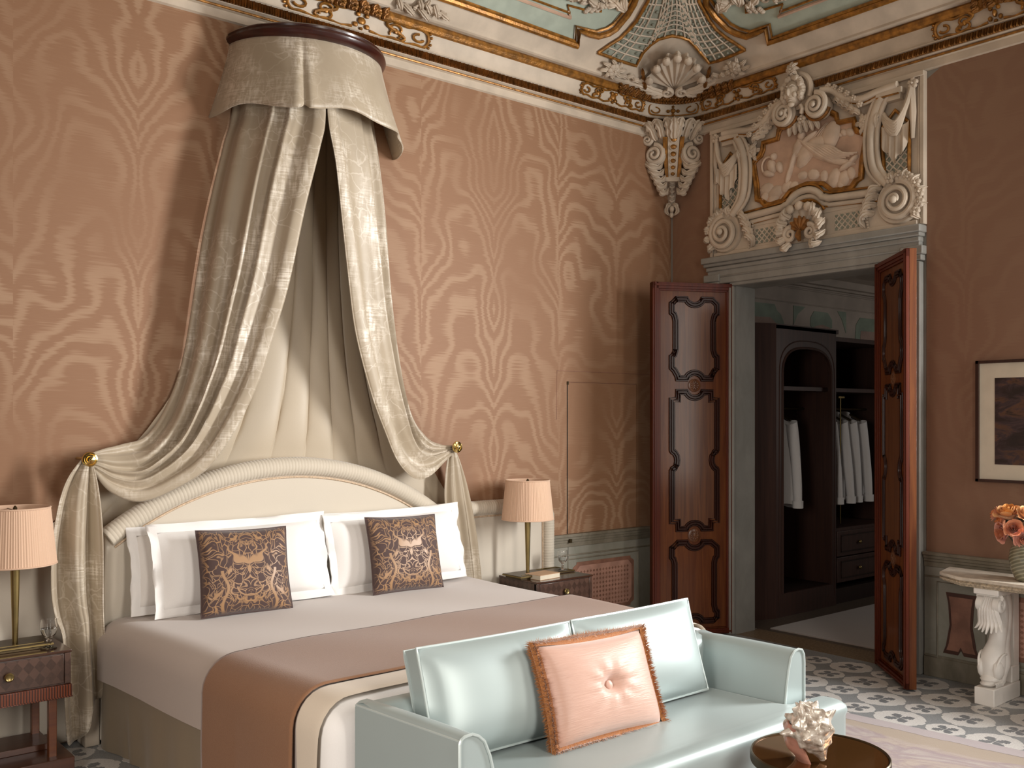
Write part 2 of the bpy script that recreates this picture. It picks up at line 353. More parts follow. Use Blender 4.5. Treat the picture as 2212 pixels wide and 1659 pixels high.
def damask():
    t = NT('bronze_damask'); x, y, z = t.sep(t.n('TexCoord').outputs['UV'])
    u = t.math('ABSOLUTE', t.math('SUBTRACT', x, .5)); v = y
    nz = t.n('TexNoise', Scale=5., Detail=1.); t.set(nz, 'Vector', t.comb(u, v)); c = t.sep(nz.outputs[1])
    du = t.math('ADD', u, t.math('MULTIPLY', t.math('SUBTRACT', c[0], .5), .24)); dv = t.math('ADD', v, t.math('MULTIPLY', t.math('SUBTRACT', c[1], .5), .24))
    vo = t.n('TexVoronoi', {'feature': 'DISTANCE_TO_EDGE'}, Scale=12.5); t.set(vo, 'Vector', t.comb(du, t.math('MULTIPLY', dv, .8)))
    line = t.math('SUBTRACT', 1., t.smooth(vo.outputs[0], .02, .05))
    ph = t.math('SINE', t.math('MULTIPLY', t.noise(t.comb(t.math('MULTIPLY', du, 2.4), t.math('MULTIPLY', dv, 1.7)), 2.6, 1.), 42.))
    rib = t.math('MULTIPLY', t.smooth(ph, .72, .92), t.smooth(vo.outputs[0], .05, .1))
    # open ground: a lyre-like gap about the axis of symmetry
    r1 = t.math('SQRT', t.math('ADD', t.math('POWER', du, 2.), t.math('POWER', t.math('SUBTRACT', dv, .80), 2.)))
    r1b = t.math('SQRT', t.math('ADD', t.math('POWER', du, 2.), t.math('POWER', t.math('SUBTRACT', dv, .845), 2.)))
    ring = t.math('MULTIPLY', t.math('MULTIPLY', t.smooth(r1, .225, .21), t.smooth(r1b, .205, .22)), t.math('LESS_THAN', v, .86))
    drop = t.smooth(t.math('ADD', t.math('MULTIPLY', u, 2.6), t.math('ABSOLUTE', t.math('SUBTRACT', v, .5))), .07, .055); ring = t.math('MAXIMUM', ring, drop)
    r2 = t.math('SQRT', t.math('ADD', t.math('POWER', t.math('MULTIPLY', u, .8), 2.), t.math('POWER', t.math('SUBTRACT', v, .3), 2.)))
    an = t.n('Math', {'operation': 'ARCTAN2'}, i0=t.math('SUBTRACT', v, .3), i1=u).outputs[0]
    scal = t.math('ADD', .15, t.math('MULTIPLY', t.math('ABSOLUTE', t.math('SINE', t.math('MULTIPLY', an, 5.5))), .03))
    bowl = t.math('MULTIPLY', t.math('MAXIMUM', t.smooth(t.math('ABSOLUTE', t.math('SUBTRACT', r2, scal)), .012, .005), t.smooth(t.math('ABSOLUTE', t.math('SUBTRACT', r2, .115)), .010, .004)), t.math('LESS_THAN', v, .3))
    col = t.math('MULTIPLY', t.smooth(t.math('ABSOLUTE', t.math('SUBTRACT', u, t.math('ADD', .27, t.math('MULTIPLY', t.math('SINE', t.math('MULTIPLY', v, 16.)), .03)))), .022, .010), t.math('LESS_THAN', v, .5))
    gp = t.smooth(t.noise(t.comb(du, dv), 6.2, 2.), .60, .64)
    k = t.math('MAXIMUM', t.math('MAXIMUM', line, t.math('MULTIPLY', rib, .8)), t.math('MAXIMUM', t.math('MAXIMUM', ring, col), t.math('MAXIMUM', bowl, gp)))
    k = t.math('MULTIPLY', k, t.smooth(t.math('SUBTRACT', .5, t.math('MAXIMUM', u, t.math('ABSOLUTE', t.math('SUBTRACT', v, .5)))), .0, .05))
    t.P(Base_Color=t.mix(k, srgb('#493430'), srgb('#a27d58')), Roughness=t.math('SUBTRACT', .75, t.math('MULTIPLY', k, .35)), Sheen_Weight=.35)
    t.bump(k, .2, .002); return t.m
M_damask = damask()
def pinksilk():
    t = NT('crushed_pink_velvet'); x, y, z = t.sep(t.n('TexCoord').outputs['UV'])
    w_ = t.noise(t.comb(t.math('MULTIPLY', x, 6.), t.math('MULTIPLY', y, 55.)), 1., 3., .6, .4); g = t.noise(t.comb(x, y), 5., 3.)
    t.P(Base_Color=t.mix(t.math('ADD', t.math('MULTIPLY', w_, .6), t.math('MULTIPLY', g, .4)), srgb('#b38a79'), srgb('#cfa997')), Roughness=.45, Sheen_Weight=.6)
    t.bump(w_, .35, .006); return t.m
M_pink = pinksilk()
M_fringe = cloth('amber_fringe', '#7a431c', '#b87a42', 160., .9, .7, .9, 1.)
M_shade = cloth('pleated_peach_silk', '#d3b095', '#dfbfa6', 200., .8, .2, .1)
def glassm(name, c=(1, 1, 1, 1), rough=0.0, ior=1.45):
    t = NT(name); t.P(Base_Color=c, Roughness=rough, Transmission_Weight=1.0, IOR=ior); return t.m
M_glass = glassm('clear_glass'); M_water = glassm('water', (.97, .99, 1, 1), 0., 1.33)
def bronze_mirror():
    t = NT('bronze_mirror'); t.P(Base_Color=srgb('#8f6238'), Metallic=.8, Roughness=.06); return t.m
M_mirror = bronze_mirror()
M_marble = marble_paint('white_marble', '#e6e2dc', '#f2efea', 2.5, .4); M_marble = mat('white_marble', '#e9e5df', .38, var=.03, scale=6)
M_slab = mat('honed_limestone', '#cfc4b4', .5, var=.06, scale=18, bump=.1, bscale=80)
M_slabedge = mat('limestone_edge', '#b5a690', .6, var=.16, scale=60, bump=.4, bscale=90)
M_terr = mat('grey_terrazzo', '#8d8f90', .4, var=.09, scale=140)
M_terrw = mat('white_terrazzo', '#cfccc8', .4, var=.05, scale=120); M_terrd = mat('slate_terrazzo', '#787a7c', .4, var=.1, scale=140)
M_threshold = mat('brown_terrazzo', '#7c6a55', .4, var=.14, scale=60)
def rugm():
    t = NT('woven_rug'); v = t.obj(); x, y, z = t.sep(v)
    d = t.math('SUBTRACT', 0.0, x)      # distance in from the rug's long edge
    n1 = t.noise(t.scalev(v, (2.2, 1.1, 1)), 1.6, 4., .55, 1.6); n2 = t.noise(v, 260., 2.); n3 = t.noise(t.scalev(v, (5, 1.4, 1)), 1.3, 3., .5, 2.4)
    fieldc = t.ramp(n1, [(.3, srgb('#9c8b86')), (.45, srgb('#a8988c')), (.52, srgb('#8f7c80')), (.62, srgb('#aa9e98')), (.75, srgb('#8f7a6b'))])
    swirl = t.smooth(t.math('ABSOLUTE', t.math('SUBTRACT', n3, .5)), .03, .005)
    fieldc = t.mix(t.math('MULTIPLY', swirl, .45), fieldc, srgb('#8d7672'))
    bord = t.mix(n1, srgb('#a1969a'), srgb('#aea3a4')); beige = t.mix(n1, srgb('#978673'), srgb('#a39280'))
    c = t.mix(t.math('GREATER_THAN', t.math('ADD', d, t.math('MULTIPLY', n1, .05)), .135), bord, srgb('#6d6156'))
    c = t.mix(t.math('GREATER_THAN', t.math('ADD', d, t.math('MULTIPLY', n1, .05)), .142), c, beige)
    c = t.mix(t.smooth(t.math('ADD', d, t.math('MULTIPLY', n1, .34)), .38, .42), c, fieldc)
    c = t.mix(t.math('MULTIPLY', n2, .25), c, srgb('#8f7f74'))
    t.P(Base_Color=c, Roughness=.95, Sheen_Weight=.3); t.bump(n2, .5, .003); return t.m
M_rug = rugm()
M_rug2 = cloth('grey_wool_rug', '#8d8480', '#a39a95', 160., .95, .3, .4)
def shellm():
    t = NT('silvered_shell'); v = t.obj(); f = t.noise(v, 45., 4.); p = t.noise(v, 9., 2.)
    c = t.mix(t.smooth(f, .3, .7), srgb('#a39484'), srgb('#e6ddd0')); c = t.mix(t.smooth(p, .52, .7), c, srgb('#d0b09f'))
    t.P(Base_Color=c, Metallic=.25, Roughness=.25); t.bump(f, .5, .004); return t.m
M_shell = shellm(); M_shellin = mat('pink_shell_lip', '#b98573', .3, .1, var=.1, scale=20)
M_vase = None
def vasem():
    t = NT('celadon_glaze'); x, y, z = t.sep(t.obj()); s_ = t.math('SINE', t.math('ADD', t.math('MULTIPLY', z, 300.), t.math('MULTIPLY', t.math('ADD', x, y), 90.)))
    t.P(Base_Color=t.mix(t.smooth(s_, -.2, 1), srgb('#6f6c58'), srgb('#9a967f')), Roughness=.2, Coat_Weight=.6, Coat_Roughness=.05); t.bump(s_, .15, .002); return t.m
M_vase = vasem()
def petal(name, a, b):
    t = NT(name); f = t.noise(t.obj(), 30., 2.); t.P(Base_Color=t.mix(f, srgb(a), srgb(b)), Roughness=.6, Sheen_Weight=.3, Subsurface_Weight=.0); return t.m
M_rose = [petal('peach_petal', '#d9855a', '#efb08a'), petal('apricot_petal', '#e39a4e', '#f2c48a'), petal('pink_petal', '#d98d76', '#f0b9a4')]
M_stem = mat('dark_green_stem', '#1d2414', .6)
def painting():
    t = NT('abstract_print'); v = t.obj(); f = t.noise(t.scalev(v, (1, 2, 4.5)), 2.6, 8., .65, .6); g = t.noise(t.scalev(v, (1, 4, 3)), 2.6, 5.)
    c = t.ramp(f, [(.3, srgb('#0d0808')), (.45, srgb('#2c1812')), (.53, srgb('#473438')), (.6, srgb('#6a4630')), (.7, srgb('#1a1010'))])
    t.P(Base_Color=t.mix(t.math('MULTIPLY', g, .75), c, srgb('#120b0a')), Roughness=.4); return t.m
M_paint = painting()
M_mount = mat('cream_mount', '#cfc4b0', .8, var=.02); M_picframe = wood('picture_frame', '#2b1610', '#3c2018', .4, .2)
M_shirt = cloth('white_cotton', '#d9d6d4', '#e6e3e1', 300., .8, .1, .1)
M_black = mat('black_void', '#0b0908', .8)
M_paper = mat('page_edges', '#d8cdb8', .8, var=.03); M_cover = mat('kraft_cover', '#c9a685', .7, var=.04)
M_room2 = mat('warm_grey_plaster', '#b5a89c', .7, var=.05, scale=4); M_frieze = mat('sage_paint', '#8e9a8a', .7, var=.06, scale=6); M_frieze2 = mat('rose_grey_paint', '#a88f83', .7, var=.06, scale=6)
M_wood_floor = mat('dark_terrazzo', '#5b5046', .4, var=.1, scale=50)
M_tray = mat('bronze_tray', '#6d5c48', .3, .6)
M_outside = mat('brown_wall', '#5e4738', .7)
# ------------------------------------------------------------------ the setting: floor
HALF = math.pi/4
X0, YS = -7.6, -6.4
g = G(); g.box((X0, YS, -.1), (0, 0, 0)); floor = struct(obj('floor', g, M_terr), 'patterned grey and white terrazzo floor')
def medallion_poly(r, lob):
    p = []
    for i in range(48):
        a = 2*PI*i/48; q = abs(math.cos(2*a)); d = abs(math.sin(2*a))
        rr = r*(.93+.09*q**2+.10*max(0, d-.75)*(1 if lob else .6)) - (r*.07 if abs(d-.55) < .12 else 0)
        p.append((rr*math.cos(a), rr*math.sin(a)))
    return p
def leaf_poly(k, s):
    a = PI/4+k*PI/2; pts = []
    sh = [(.002, 0), (.012, .007), (.026, .017), (.034, .012), (.042, .022), (.05, .016), (.056, .020), (.064, .010), (.074, 0)]
    for r, h in sh: pts.append((r*s*1.12, h*s*1.35))
    for r, h in sh[-2:0:-1]: pts.append((r*s*1.12, -h*s*1.35))
    return [(x*math.cos(a)-y*math.sin(a), x*math.sin(a)+y*math.cos(a)) for x, y in pts]
protos = {}
for big in (0, 1):
    g = G(); g.prism(medallion_poly(.146 if big else .106, big), -.001, .0008)
    m_ = obj('medallion', g, M_terrw, floor)
    g = G()
    for k in range(4): g.prism(leaf_poly(k, 1.05 if big else .9), .0002, .0016)
    l_ = obj('leaf_cross', g, M_terrd, m_); protos[big] = (m_, l_)
used = {0: 0, 1: 0}
for i in range(0, 22):
    for j in range(-9, 8):
        x = -.217-.268*i; y = -2.365-.268*j
        if not ((x > -1.3 and y > -3.75 and y < -.25) or (-5.5 < x < -3.9 and -1.75 < y < -.05)): continue
        big = (i+j) % 2 == 0
        m_, l_ = protos[big]
        if used[big]: m2 = m_.copy(); sc.collection.objects.link(m2); l2 = l_.copy(); sc.collection.objects.link(l2); l2.parent = m2
        else: m2 = m_
        used[big] = 1; m2.location = (x, y, 0)
g = G(); g.box((0, -1.93, -.1), (.30, -.66, .001)); obj('threshold', g, M_threshold, floor)
g = G(); g.box((.30, -3.2, -.1), (4.2, .2, .0005)); obj('terrazzo_field', g, M_wood_floor, floor)
# ------------------------------------------------------------------ walls
ZD, ZC = .82, 4.06     # dado top, cornice foot
g = G(); g.box((X0, 0, 0), (.24, .25, 5.1)); wn = struct(obj('wall_north', g, M_silk_n), 'bed wall hung with brown pink watered silk')
SEAMS = [-7.6, -6.43, -5.19, -3.95, -2.71, -1.47, -1.195]
g = G(); g.box((-7.6, -.006, ZD), (-1.195, .0, ZC)); g.box((-1.195, -.006, 1.988), (-.02, 0, ZC)); g.box((-.432, -.006, ZD), (-.02, 0, 1.988))
obj('silk_hanging', g, M_silk_n, wn)
def dado(parent, F, u0, u1, panels, depth=.012):
    """F maps (u, z, out); panels: (ua, ub) rose panels with a terracotta border."""
    g = G(); g.box((u0, 0, 0), (u1, ZD-.09, depth), 0, F); obj('dado_panel', g, M_wain, parent)
    g = G()
    for z0, z1, d in ((ZD-.018, ZD+.004, .045), (ZD-.04, ZD-.018, .034), (ZD-.06, ZD-.04, .026), (ZD-.095, ZD-.06, .02)): g.box((u0, z0, 0), (u1, z1, d), 0, F)
    obj('dado_rail', g, M_rail, parent, bevel=.003)
    g = G(); g.box((u0, 0, 0), (u1, .13, depth+.012), 0, F); g.box((u0, .13, 0), (u1, .145, depth+.006), 0, F); g.box((u0, .655, 0), (u1, .667, depth+.006), 0, F); obj('skirting', g, M_rail, parent, bevel=.003)
    for ua, ub in panels:
        g = G(); z0, z1 = .2, .6
        pth = [(ua-.05, z0-.03), (ub+.05, z0-.03), (ub+.05, z1+.03), (ua-.05, z1+.03)]
        g.tube([(a, b, depth) for a, b in pth], .007, 6, 0, True, F); obj('panel_moulding', g, M_rail, parent)
        c = .04
        po = [(ua+c, z0), (ub-c, z0), (ub-c, z0+.015), (ub, z0+c), (ub, z1-c), (ub-c, z1-.015), (ub-c, z1), (ua+c, z1), (ua+c, z1-.015), (ua, z1-c), (ua, z0+c), (ua+c, z0+.015)]
        g = G(); g.prism(po, depth, depth+.004, 0, F); obj('panel_border', g, M_red, parent)
        q = .03
        pi_ = [(ua+q+c, z0+q), (ub-q-c, z0+q), (ub-q, z0+q+c), (ub-q, z1-q-c), (ub-q-c, z1-q), (ua+q+c, z1-q), (ua+q, z1-q-c), (ua+q, z0+q+c)]
        g = G(); g.prism(pi_, depth, depth+.006, 0, F); obj('panel_field', g, M_dadolight, parent)
        g = G(); st = .034; nx = int((ub-ua-2*q)/st); nz = int((z1-z0-2*q)/st)
        for a in range(nx):
            for b in range(nz):
                x = ua+q+.02+a*st; z = z0+q+.02+b*st
                if x > ub-q-.015 or z > z1-q-.015: continue
                g.prism([(x, z-.012), (x+.012, z), (x, z+.012), (x-.012, z)], depth+.006, depth+.0068, 0, F)
        o = obj('painted_lozenge', g, M_red, parent); o['kind'] = 'stuff'
FN = frame((0, 0, 0), (1, 0, 0), (0, 0, 1), (0, -1, 0)); FE = frame((0, 0, 0), (0, -1, 0), (0, 0, 1), (-1, 0, 0))
dado(wn, FN, -1.385, 0, [(-1.14, -.47)])
# jib door cut into the silk
g = G(); g.box((-1.187, -.009, ZD+.006), (-.436, -.002, 1.984)); dj = struct(obj('door_3', g, M_silk_n), 'hidden silk covered jib door beside the bed')
g = G(); g.box((-1.195, -.0075, ZD), (-1.187, -.001, 1.99)); g.box((-1.19, -.0125, .60), (-1.186, -.001, ZD-.095)); obj('door_gap', g, M_black, dj)
g = G(); g.tube([(-1.3, -.007, 1.7), (-1.297, -.007, 2.07), (-.02, -.007, 2.07)], .0022, 5); g.tube([(-1.187, -.009, 1.984), (-.436, -.009, 1.984)], .002, 5); obj('seam', g, M_red, dj)
g = G(); g.box((-1.196, -.014, 1.965), (-1.182, -.004, 1.99)); g.box((-1.2, -.05, ZD-.06), (-1.18, -.03, ZD-.03)); obj('door_hinge', g, M_darkbrass, dj)
# door wall
g = G()
g.box((0, -.68, 0), (.24, 0, 5.1)); g.box((0, -1.9, 2.755), (.24, -.68, 5.1)); g.box((0, -3.93, 0), (.24, -1.9, 5.1)); g.box((0, YS, 0), (.24, -4.93, 5.1)); g.box((0, -4.93, 3.55), (.24, -3.93, 5.1)); g.box((0, -4.93, 0), (.24, -3.93, 1.0))
we = struct(obj('wall_east', g, M_stone), 'door wall with brown silk and a stone doorway')
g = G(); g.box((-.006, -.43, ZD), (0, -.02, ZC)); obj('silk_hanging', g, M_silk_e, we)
g = G()
po = [(-2.262, ZD), (-3.93, ZD), (-3.93, ZC), (-2.75, ZC), (-2.5, ZC-.012), (-2.36, ZC-.04), (-2.262, ZC-.095)]
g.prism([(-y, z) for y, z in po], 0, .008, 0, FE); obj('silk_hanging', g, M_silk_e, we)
g = G(); g.box((0, 0, 0), (.42, ZD-.1, .012), 0, FE); obj('dado_panel', g, M_wain, we)
FE2 = frame((0, 0, 0), (0, -1, 0), (0, 0, 1), (-1, 0, 0))
dado(we, FE2, 2.25, 3.93, [(2.80, 3.8)])
g = G(); hg = [(2.40, .57), (2.60, .57), (2.585, .5), (2.575, .36), (2.60, .22), (2.62, .17), (2.52, .17), (2.50, .205), (2.48, .17), (2.38, .17), (2.40, .22), (2.425, .36), (2.415, .5)]
g.prism(hg, .012, .018, 0, FE2); obj('panel_border', g, mat('dark_umber', '#4b2d22', .6), we)
g = G(); g.prism([(2.5+(u-2.5)*.8, .37+(z-.37)*.88) for u, z in hg], .012, .02, 0, FE2); obj('panel_field', g, M_red, we)
g = G(); g.tube([(2.34, .13, .014), (2.66, .13, .014), (2.66, .63, .014), (2.34, .63, .014)], .006, 6, 0, True, FE2); obj('panel_moulding', g, M_rail, we)
g = G(); g.box((X0, YS-.6, 0), (0, YS, .72)); g.box((X0, YS-.6, 3.6), (0, YS, 5.1)); g.box((-.62, YS-.6, .72), (.24, YS, 3.6)); g.box((-3.4, YS-.6, .72), (-1.62, YS, 3.6)); g.box((X0, YS-.6, .72), (-4.4, YS, 3.6))  # the opening farther west is added for the fill lamp
struct(obj('wall_south', g, M_outside))
g = G(); g.box((X0-.25, YS-.6, 0), (X0, -4.85, 5.1)); g.box((X0-.25, -3.55, 0), (X0, .25, 5.1)); g.box((X0-.25, -4.85, 0), (X0, -3.55, .7)); g.box((X0-.25, -4.85, 3.1), (X0, -3.55, 5.1)); struct(obj('wall_west', g, M_silk_e))  # opening added behind the west fill lamp
# stone door surround
FJ = FE
g = G()
def jamb(u0, u1, d): g.box((u0, 0, 0), (u1, 2.755, d), 0, FJ)
jamb(.43, .66, .05); jamb(.425, .475, .075); jamb(.475, .52, .062); jamb(.62, .68, .035)
jamb(1.92, 2.235, .05); jamb(2.19, 2.24, .056); jamb(2.14, 2.19, .053); jamb(1.9, 1.96, .035)
for z0, z1, d, a, b in ((2.755, 2.80, .035, .64, 1.96), (2.78, 2.94, .05, .43, 2.235), (2.945, 2.995, .10, .40, 2.262), (2.92, 2.95, .08, .41, 2.25), (2.885, 2.92, .064, .425, 2.24), (2.83, 2.845, .058, .52, 2.14)): g.box((a, z0, 0), (b, z1, d), 0, FJ)
for a, b in ((.40, .56), (2.1, 2.262)):
    g.box((a, 2.80, 0), (b, 2.86, .066), 0, FJ); g.box((a+.01, 2.76, 0), (b-.01, 2.80, .06), 0, FJ)
struct(obj('trim_1', g, M_stone, bevel=.008), 'grey stone surround of the doorway')
# ------------------------------------------------------------------ cornice and coved ceiling
def level(z):
    t = max(0, z-4.36); return .16+.95*t, .24+1.5*t
def surf(sg, z, off=0.0):
    o, rho = level(z); c = o+rho; q = rho*HALF
    if abs(sg) <= q:
        ph = HALF-sg/rho; n = Vector((-math.cos(ph), -math.sin(ph), -.95)).normalized()
        return Vector((-c+rho*math.cos(ph), -c+rho*math.sin(ph), z))+n*off
    if sg < 0: return Vector((-c+(sg+q), -o, z))+Vector((0, -1, -.95)).normalized()*off
    return Vector((-o, -c-(sg-q), z))+Vector((-1, 0, -.95)).normalized()*off
def sig(x, y, z):
    o, rho = level(z); c = o+rho; q = rho*HALF
    if x > -c and y > -c: return (HALF-math.atan2(y+c, x+c))*rho
    return -q+(x+c) if y > x else q-(y+c)
def cpt(p, off=0.0): return surf(sig(*p), p[2], off)
def st_pt(o, z, s):        # station along the cornice: s<0 bed wall, 0..1 rounded corner, >1 door wall
    if s < 0: return (-.4+s, -o, z)
    if s > 1: return (-o, -.4-(s-1), z)
    a = PI/2*(1-s); return (-.4+(.4-o)*math.cos(a), -.4+(.4-o)*math.sin(a), z)
STN = [-7.2]+[i/8 for i in range(5)]; STE = [.5+i/8 for i in range(5)]+[6.9]
PROF = [(0, 4.02), (.022, 4.03), (.022, 4.078), (.04, 4.082), (.04, 4.1), (.062, 4.108), (.066, 4.17), (.07, 4.2), (.085, 4.26), (.10, 4.285), (.10, 4.335), (.145, 4.338), (.16, 4.345), (.16, 4.36)]
TR = []
for k, (stn, lb) in enumerate(((STN, 'gilded white cornice above the bed wall'), (STE, 'gilded white cornice above the door wall'))):
    g = G(); g.sweepx(PROF, lambda o, z, i: st_pt(o, z, stn[i]), len(stn)-1)
    if k == 0: g.add([st_pt(0, 4.025, i/8) for i in range(9)]+[(0, 0, 4.025), (-.4, -.06, 4.02), (-.06, -.4, 4.02)], [tuple(list(range(9))+[9])], 0, False)
    t = struct(obj('trim_%d' % (k+2), g, M_plaster, ang=20), lb); TR.append(t)
    fine = [s for s in np.linspace(stn[0], stn[-1], 420)]
    lo, hi = (-7.2, .5) if k == 0 else (.5, 6.9)
    st2 = sorted(set([lo, hi]+[s for s in np.arange(0, 1.01, .0625) if lo <= s <= hi]+([0] if k == 0 else [1])))
    g = G(); g.tube([st_pt(.042, 4.091, s) for s in st2], .008, 8); obj('gilt_fillet', g, M_gold, t)
    g = G(); g.tube([st_pt(.092, 4.311, s) for s in st2], .036, 10); obj('gilt_torus', g, M_gold, t)
    # carved gilt leaf band: small overlapping lobes
    g = G(); n = 330
    ss = np.linspace(-5.2, .5, n) if k == 0 else np.linspace(.5, 4.4, n*2//3)
    for i in range(len(ss)-1):
        s0, s1 = ss[i], ss[i+1]; m_ = (s0+s1)/2
        A = [Vector(st_pt(.062, 4.112, s0)), Vector(st_pt(.062, 4.112, s1)), Vector(st_pt(.066, 4.162, s1)), Vector(st_pt(.066, 4.162, s0))]
        h = .030 if i % 2 else .022
        T = [Vector(st_pt(.062+h, 4.114-(.006 if i % 2 else 0), m_-.003)), Vector(st_pt(.062+h*.7, 4.158, m_+.003))]
        g.add([tuple(v) for v in A+T], [(0, 1, 4), (1, 2, 5, 4), (2, 3, 5), (3, 0, 4, 5)], 0, False)
    o = obj('leaf_band', g, M_gold_leaf, t, ang=80); o['kind'] = 'stuff'
    g = G(); ss = np.linspace(-5.2, .5, 220) if k == 0 else np.linspace(.5, 4.4, 150)
    g.tube([st_pt(.075, 4.17, s) for s in st2], .006, 6); obj('white_bead', g, M_plaster, t)
def scroll_panel(parent, s0, s1, z0=4.186, z1=4.272, r=.0075, dense=1):
    """gilt strapwork cartouche on the frieze between stations s0 and s1."""
    g = G(); L = s1-s0
    def P(u, v, off=0.0):
        z = z0+(z1-z0)*v; o = .068+(.10-.068)*max(0, (z-4.19))/.095+.006+off; return st_pt(o, z, s0+L*u)
    def T(pts, rr=r): g.tube([P(u, v) for u, v in pts], rr, 6)
    for v0, v1 in ((.05, .95), (.95, .05)):
        T([(.06+.9*i/20*.42, v0+.06*math.sin(i*.7)) for i in range(21)]); T([(.94-.9*i/20*.42, v0+.06*math.sin(i*.7)) for i in range(21)])
    for sg in (-1, 1):
        c = .5+sg*.44
        T([(c+sg*.045*math.cos(a)*1., .5+.45*math.sin(a)) for a in np.linspace(-PI/2, PI/2, 9)], r*1.2)
        T([(c-sg*.03-sg*.05*math.sin(a)*.8, .5+.2*math.cos(a)) for a in np.linspace(0, 4.4, 10)])
        q = .5+sg*.24
        T([(q+sg*.07*math.sin(a*1.3), .95-.9*i/12) for i, a in enumerate(np.linspace(-1.9, 1.9, 13))], r*1.3)
        T([(q-.04*math.cos(a), .62+.22*math.sin(a)) for a in np.linspace(-1, 3.6, 10)]); T([(q+.04*math.cos(a), .32+.2*math.sin(a)) for a in np.linspace(-1, 3.6, 10)])
        for e in range(5): g.blob(P(c+sg*(.05+.012*(e % 2)), .12+.19*e), (.012, .012, .010), 7, k=4)
        g.blob(P(q, .5), (.017, .013, .02), 8, k=5)
    for u, v, b in ((.5, .5, .03), (.47, .8, .018), (.53, .8, .018), (.46, .25, .02), (.54, .25, .02), (.5, .08, .014)): g.blob(P(u, v), (b, .014, b*.8), 8, k=5)
    obj('gilt_strapwork', g, M_gold, parent)
scroll_panel(TR[0], -3.15, -2.10, 4.176, 4.285, .009); scroll_panel(TR[0], -.72, -.03)
scroll_panel(TR[1], 1.0, 1.72); scroll_panel(TR[1], 2.95, 3.75, 4.178, 4.28, .009)
g = G()
def PC(u, v): return st_pt(.082, 4.186+.08*v, u)
for v in (0, 1): g.tube([PC(.12+.76*i/16, v) for i in range(17)], .006, 6)
for sg in (-1, 1):
    g.tube([PC(.5+sg*(.38+.05*math.cos(a)), .5+.5*math.sin(a)) for a in np.linspace(-PI/2, PI/2, 8)], .007, 6)
    g.tube([PC(.5+sg*(.3-.08*math.sin(a)), .5+.3*math.cos(a)) for a in np.linspace(0, 4.5, 10)], .006, 6)
for u, v, b in ((.5, .5, .022), (.42, .45, .016), (.58, .45, .016), (.5, .9, .014), (.5, .1, .014)): g.blob(PC(u, v), (b, b, b*.9), 8, k=5)
obj('gilt_strapwork', g, M_gold, TR[1])
# gilt leaf clump in the corner of the torus, and one over the canopy
def clump(parent, s0, s1, z=4.31, o=.10, n=26, r=.03, up=.05):
    g = G()
    for i in range(n):
        s = s0+(s1-s0)*i/(n-1); e = 1-abs(2*i/(n-1)-1)
        for k in range(3):
            zz = z+(k-1)*.03; p = Vector(st_pt(o+.02+.012*(k == 1), zz, s)); q = Vector(st_pt(o+.035, zz+(.03 if i % 2 else -.02)+up*e*(k == 2), s+.03*(1 if i % 2 else -1)))
            g.leaf([tuple(p), tuple((p+q)/2+Vector((-.008, -.008, 0))), tuple(q)], r*.75, (-.7, -.7, -.2), 2, .5, n=6)
            g.blob(tuple(p), (r*.55, r*.55, r*.5), 6, k=4)
    return obj('gilt_leaves', g, M_gold_leaf, parent)
clump(TR[0], -.32, .5); clump(TR[1], .5, 1.32); clump(TR[0], -3.2, -2.48, n=18, r=.034); clump(TR[1], 3.25, 4.1, n=18, r=.034)
for side in (-1, 1):
    g = G(); p = surf(side*.31, 4.40, .02); g.leaf([tuple(surf(side*.30, 4.35, .03)), tuple(surf(side*.31, 4.40, .035)), tuple(surf(side*.31, 4.46, .03))], .022, (-.7, -.7, -.3), 3, .5); g.blob(tuple(p), (.016, .016, .03), 8)
    obj('gilt_finial', g, M_gold_leaf, TR[0 if side < 0 else 1])
# cove
g = G(); ZT = 4.98; NZ = 14
zs = [4.36+(ZT-4.36)*i/NZ for i in range(NZ+1)]
rows = []
for z in zs:
    o, rho = level(z); q = rho*HALF; c = o+rho
    rows.append([(X0, -o, z)]+[tuple(surf(q*e, z)) for e in np.linspace(-1, 1, 25)]+[(-o, YS, z)])
k = len(rows[0]); vs = [p for r_ in rows for p in r_]
fs = [(i*k+j, i*k+j+1, (i+1)*k+j+1, (i+1)*k+j) for i in range(NZ) for j in range(k-1)]
g.add(vs, fs); top = rows[-1]
g.add(list(top)+[(X0, YS, ZT)], [tuple(range(len(top)+1))], 0, False)
g.box((X0, YS, ZT+.02), (.2, .2, 5.1))
ceil = struct(obj('ceiling', g, M_plaster), 'coved ceiling of gilded stucco panels')
Nf = [(-6.5, -.279, 4.464), (-2.371, -.279, 4.464), (-1.316, -.27, 4.456), (-1.369, -.343, 4.531), (-1.27, -.345, 4.533), (-1.181, -.346, 4.538), (-1.10, -.38, 4.572), (-1.061, -.409, 4.606), (-1.038, -.508, 4.686), (-1.051, -.58, 4.735), (-1.09, -.66, 4.85), (-1.13, -.7, 4.93)]
Ef = [(-.279, -5.8, 4.468), (-.288, -1.36, 4.468), (-.288, -1.185, 4.468), (-.351, -1.213, 4.541), (-.35, -1.12, 4.54), (-.347, -1.039, 4.540), (-.37, -.97, 4.575), (-.424, -.924, 4.613), (-.533, -.902, 4.678), (-.649, -.916, 4.738), (-.7, -.95, 4.85), (-.74, -1.0, 4.93)]
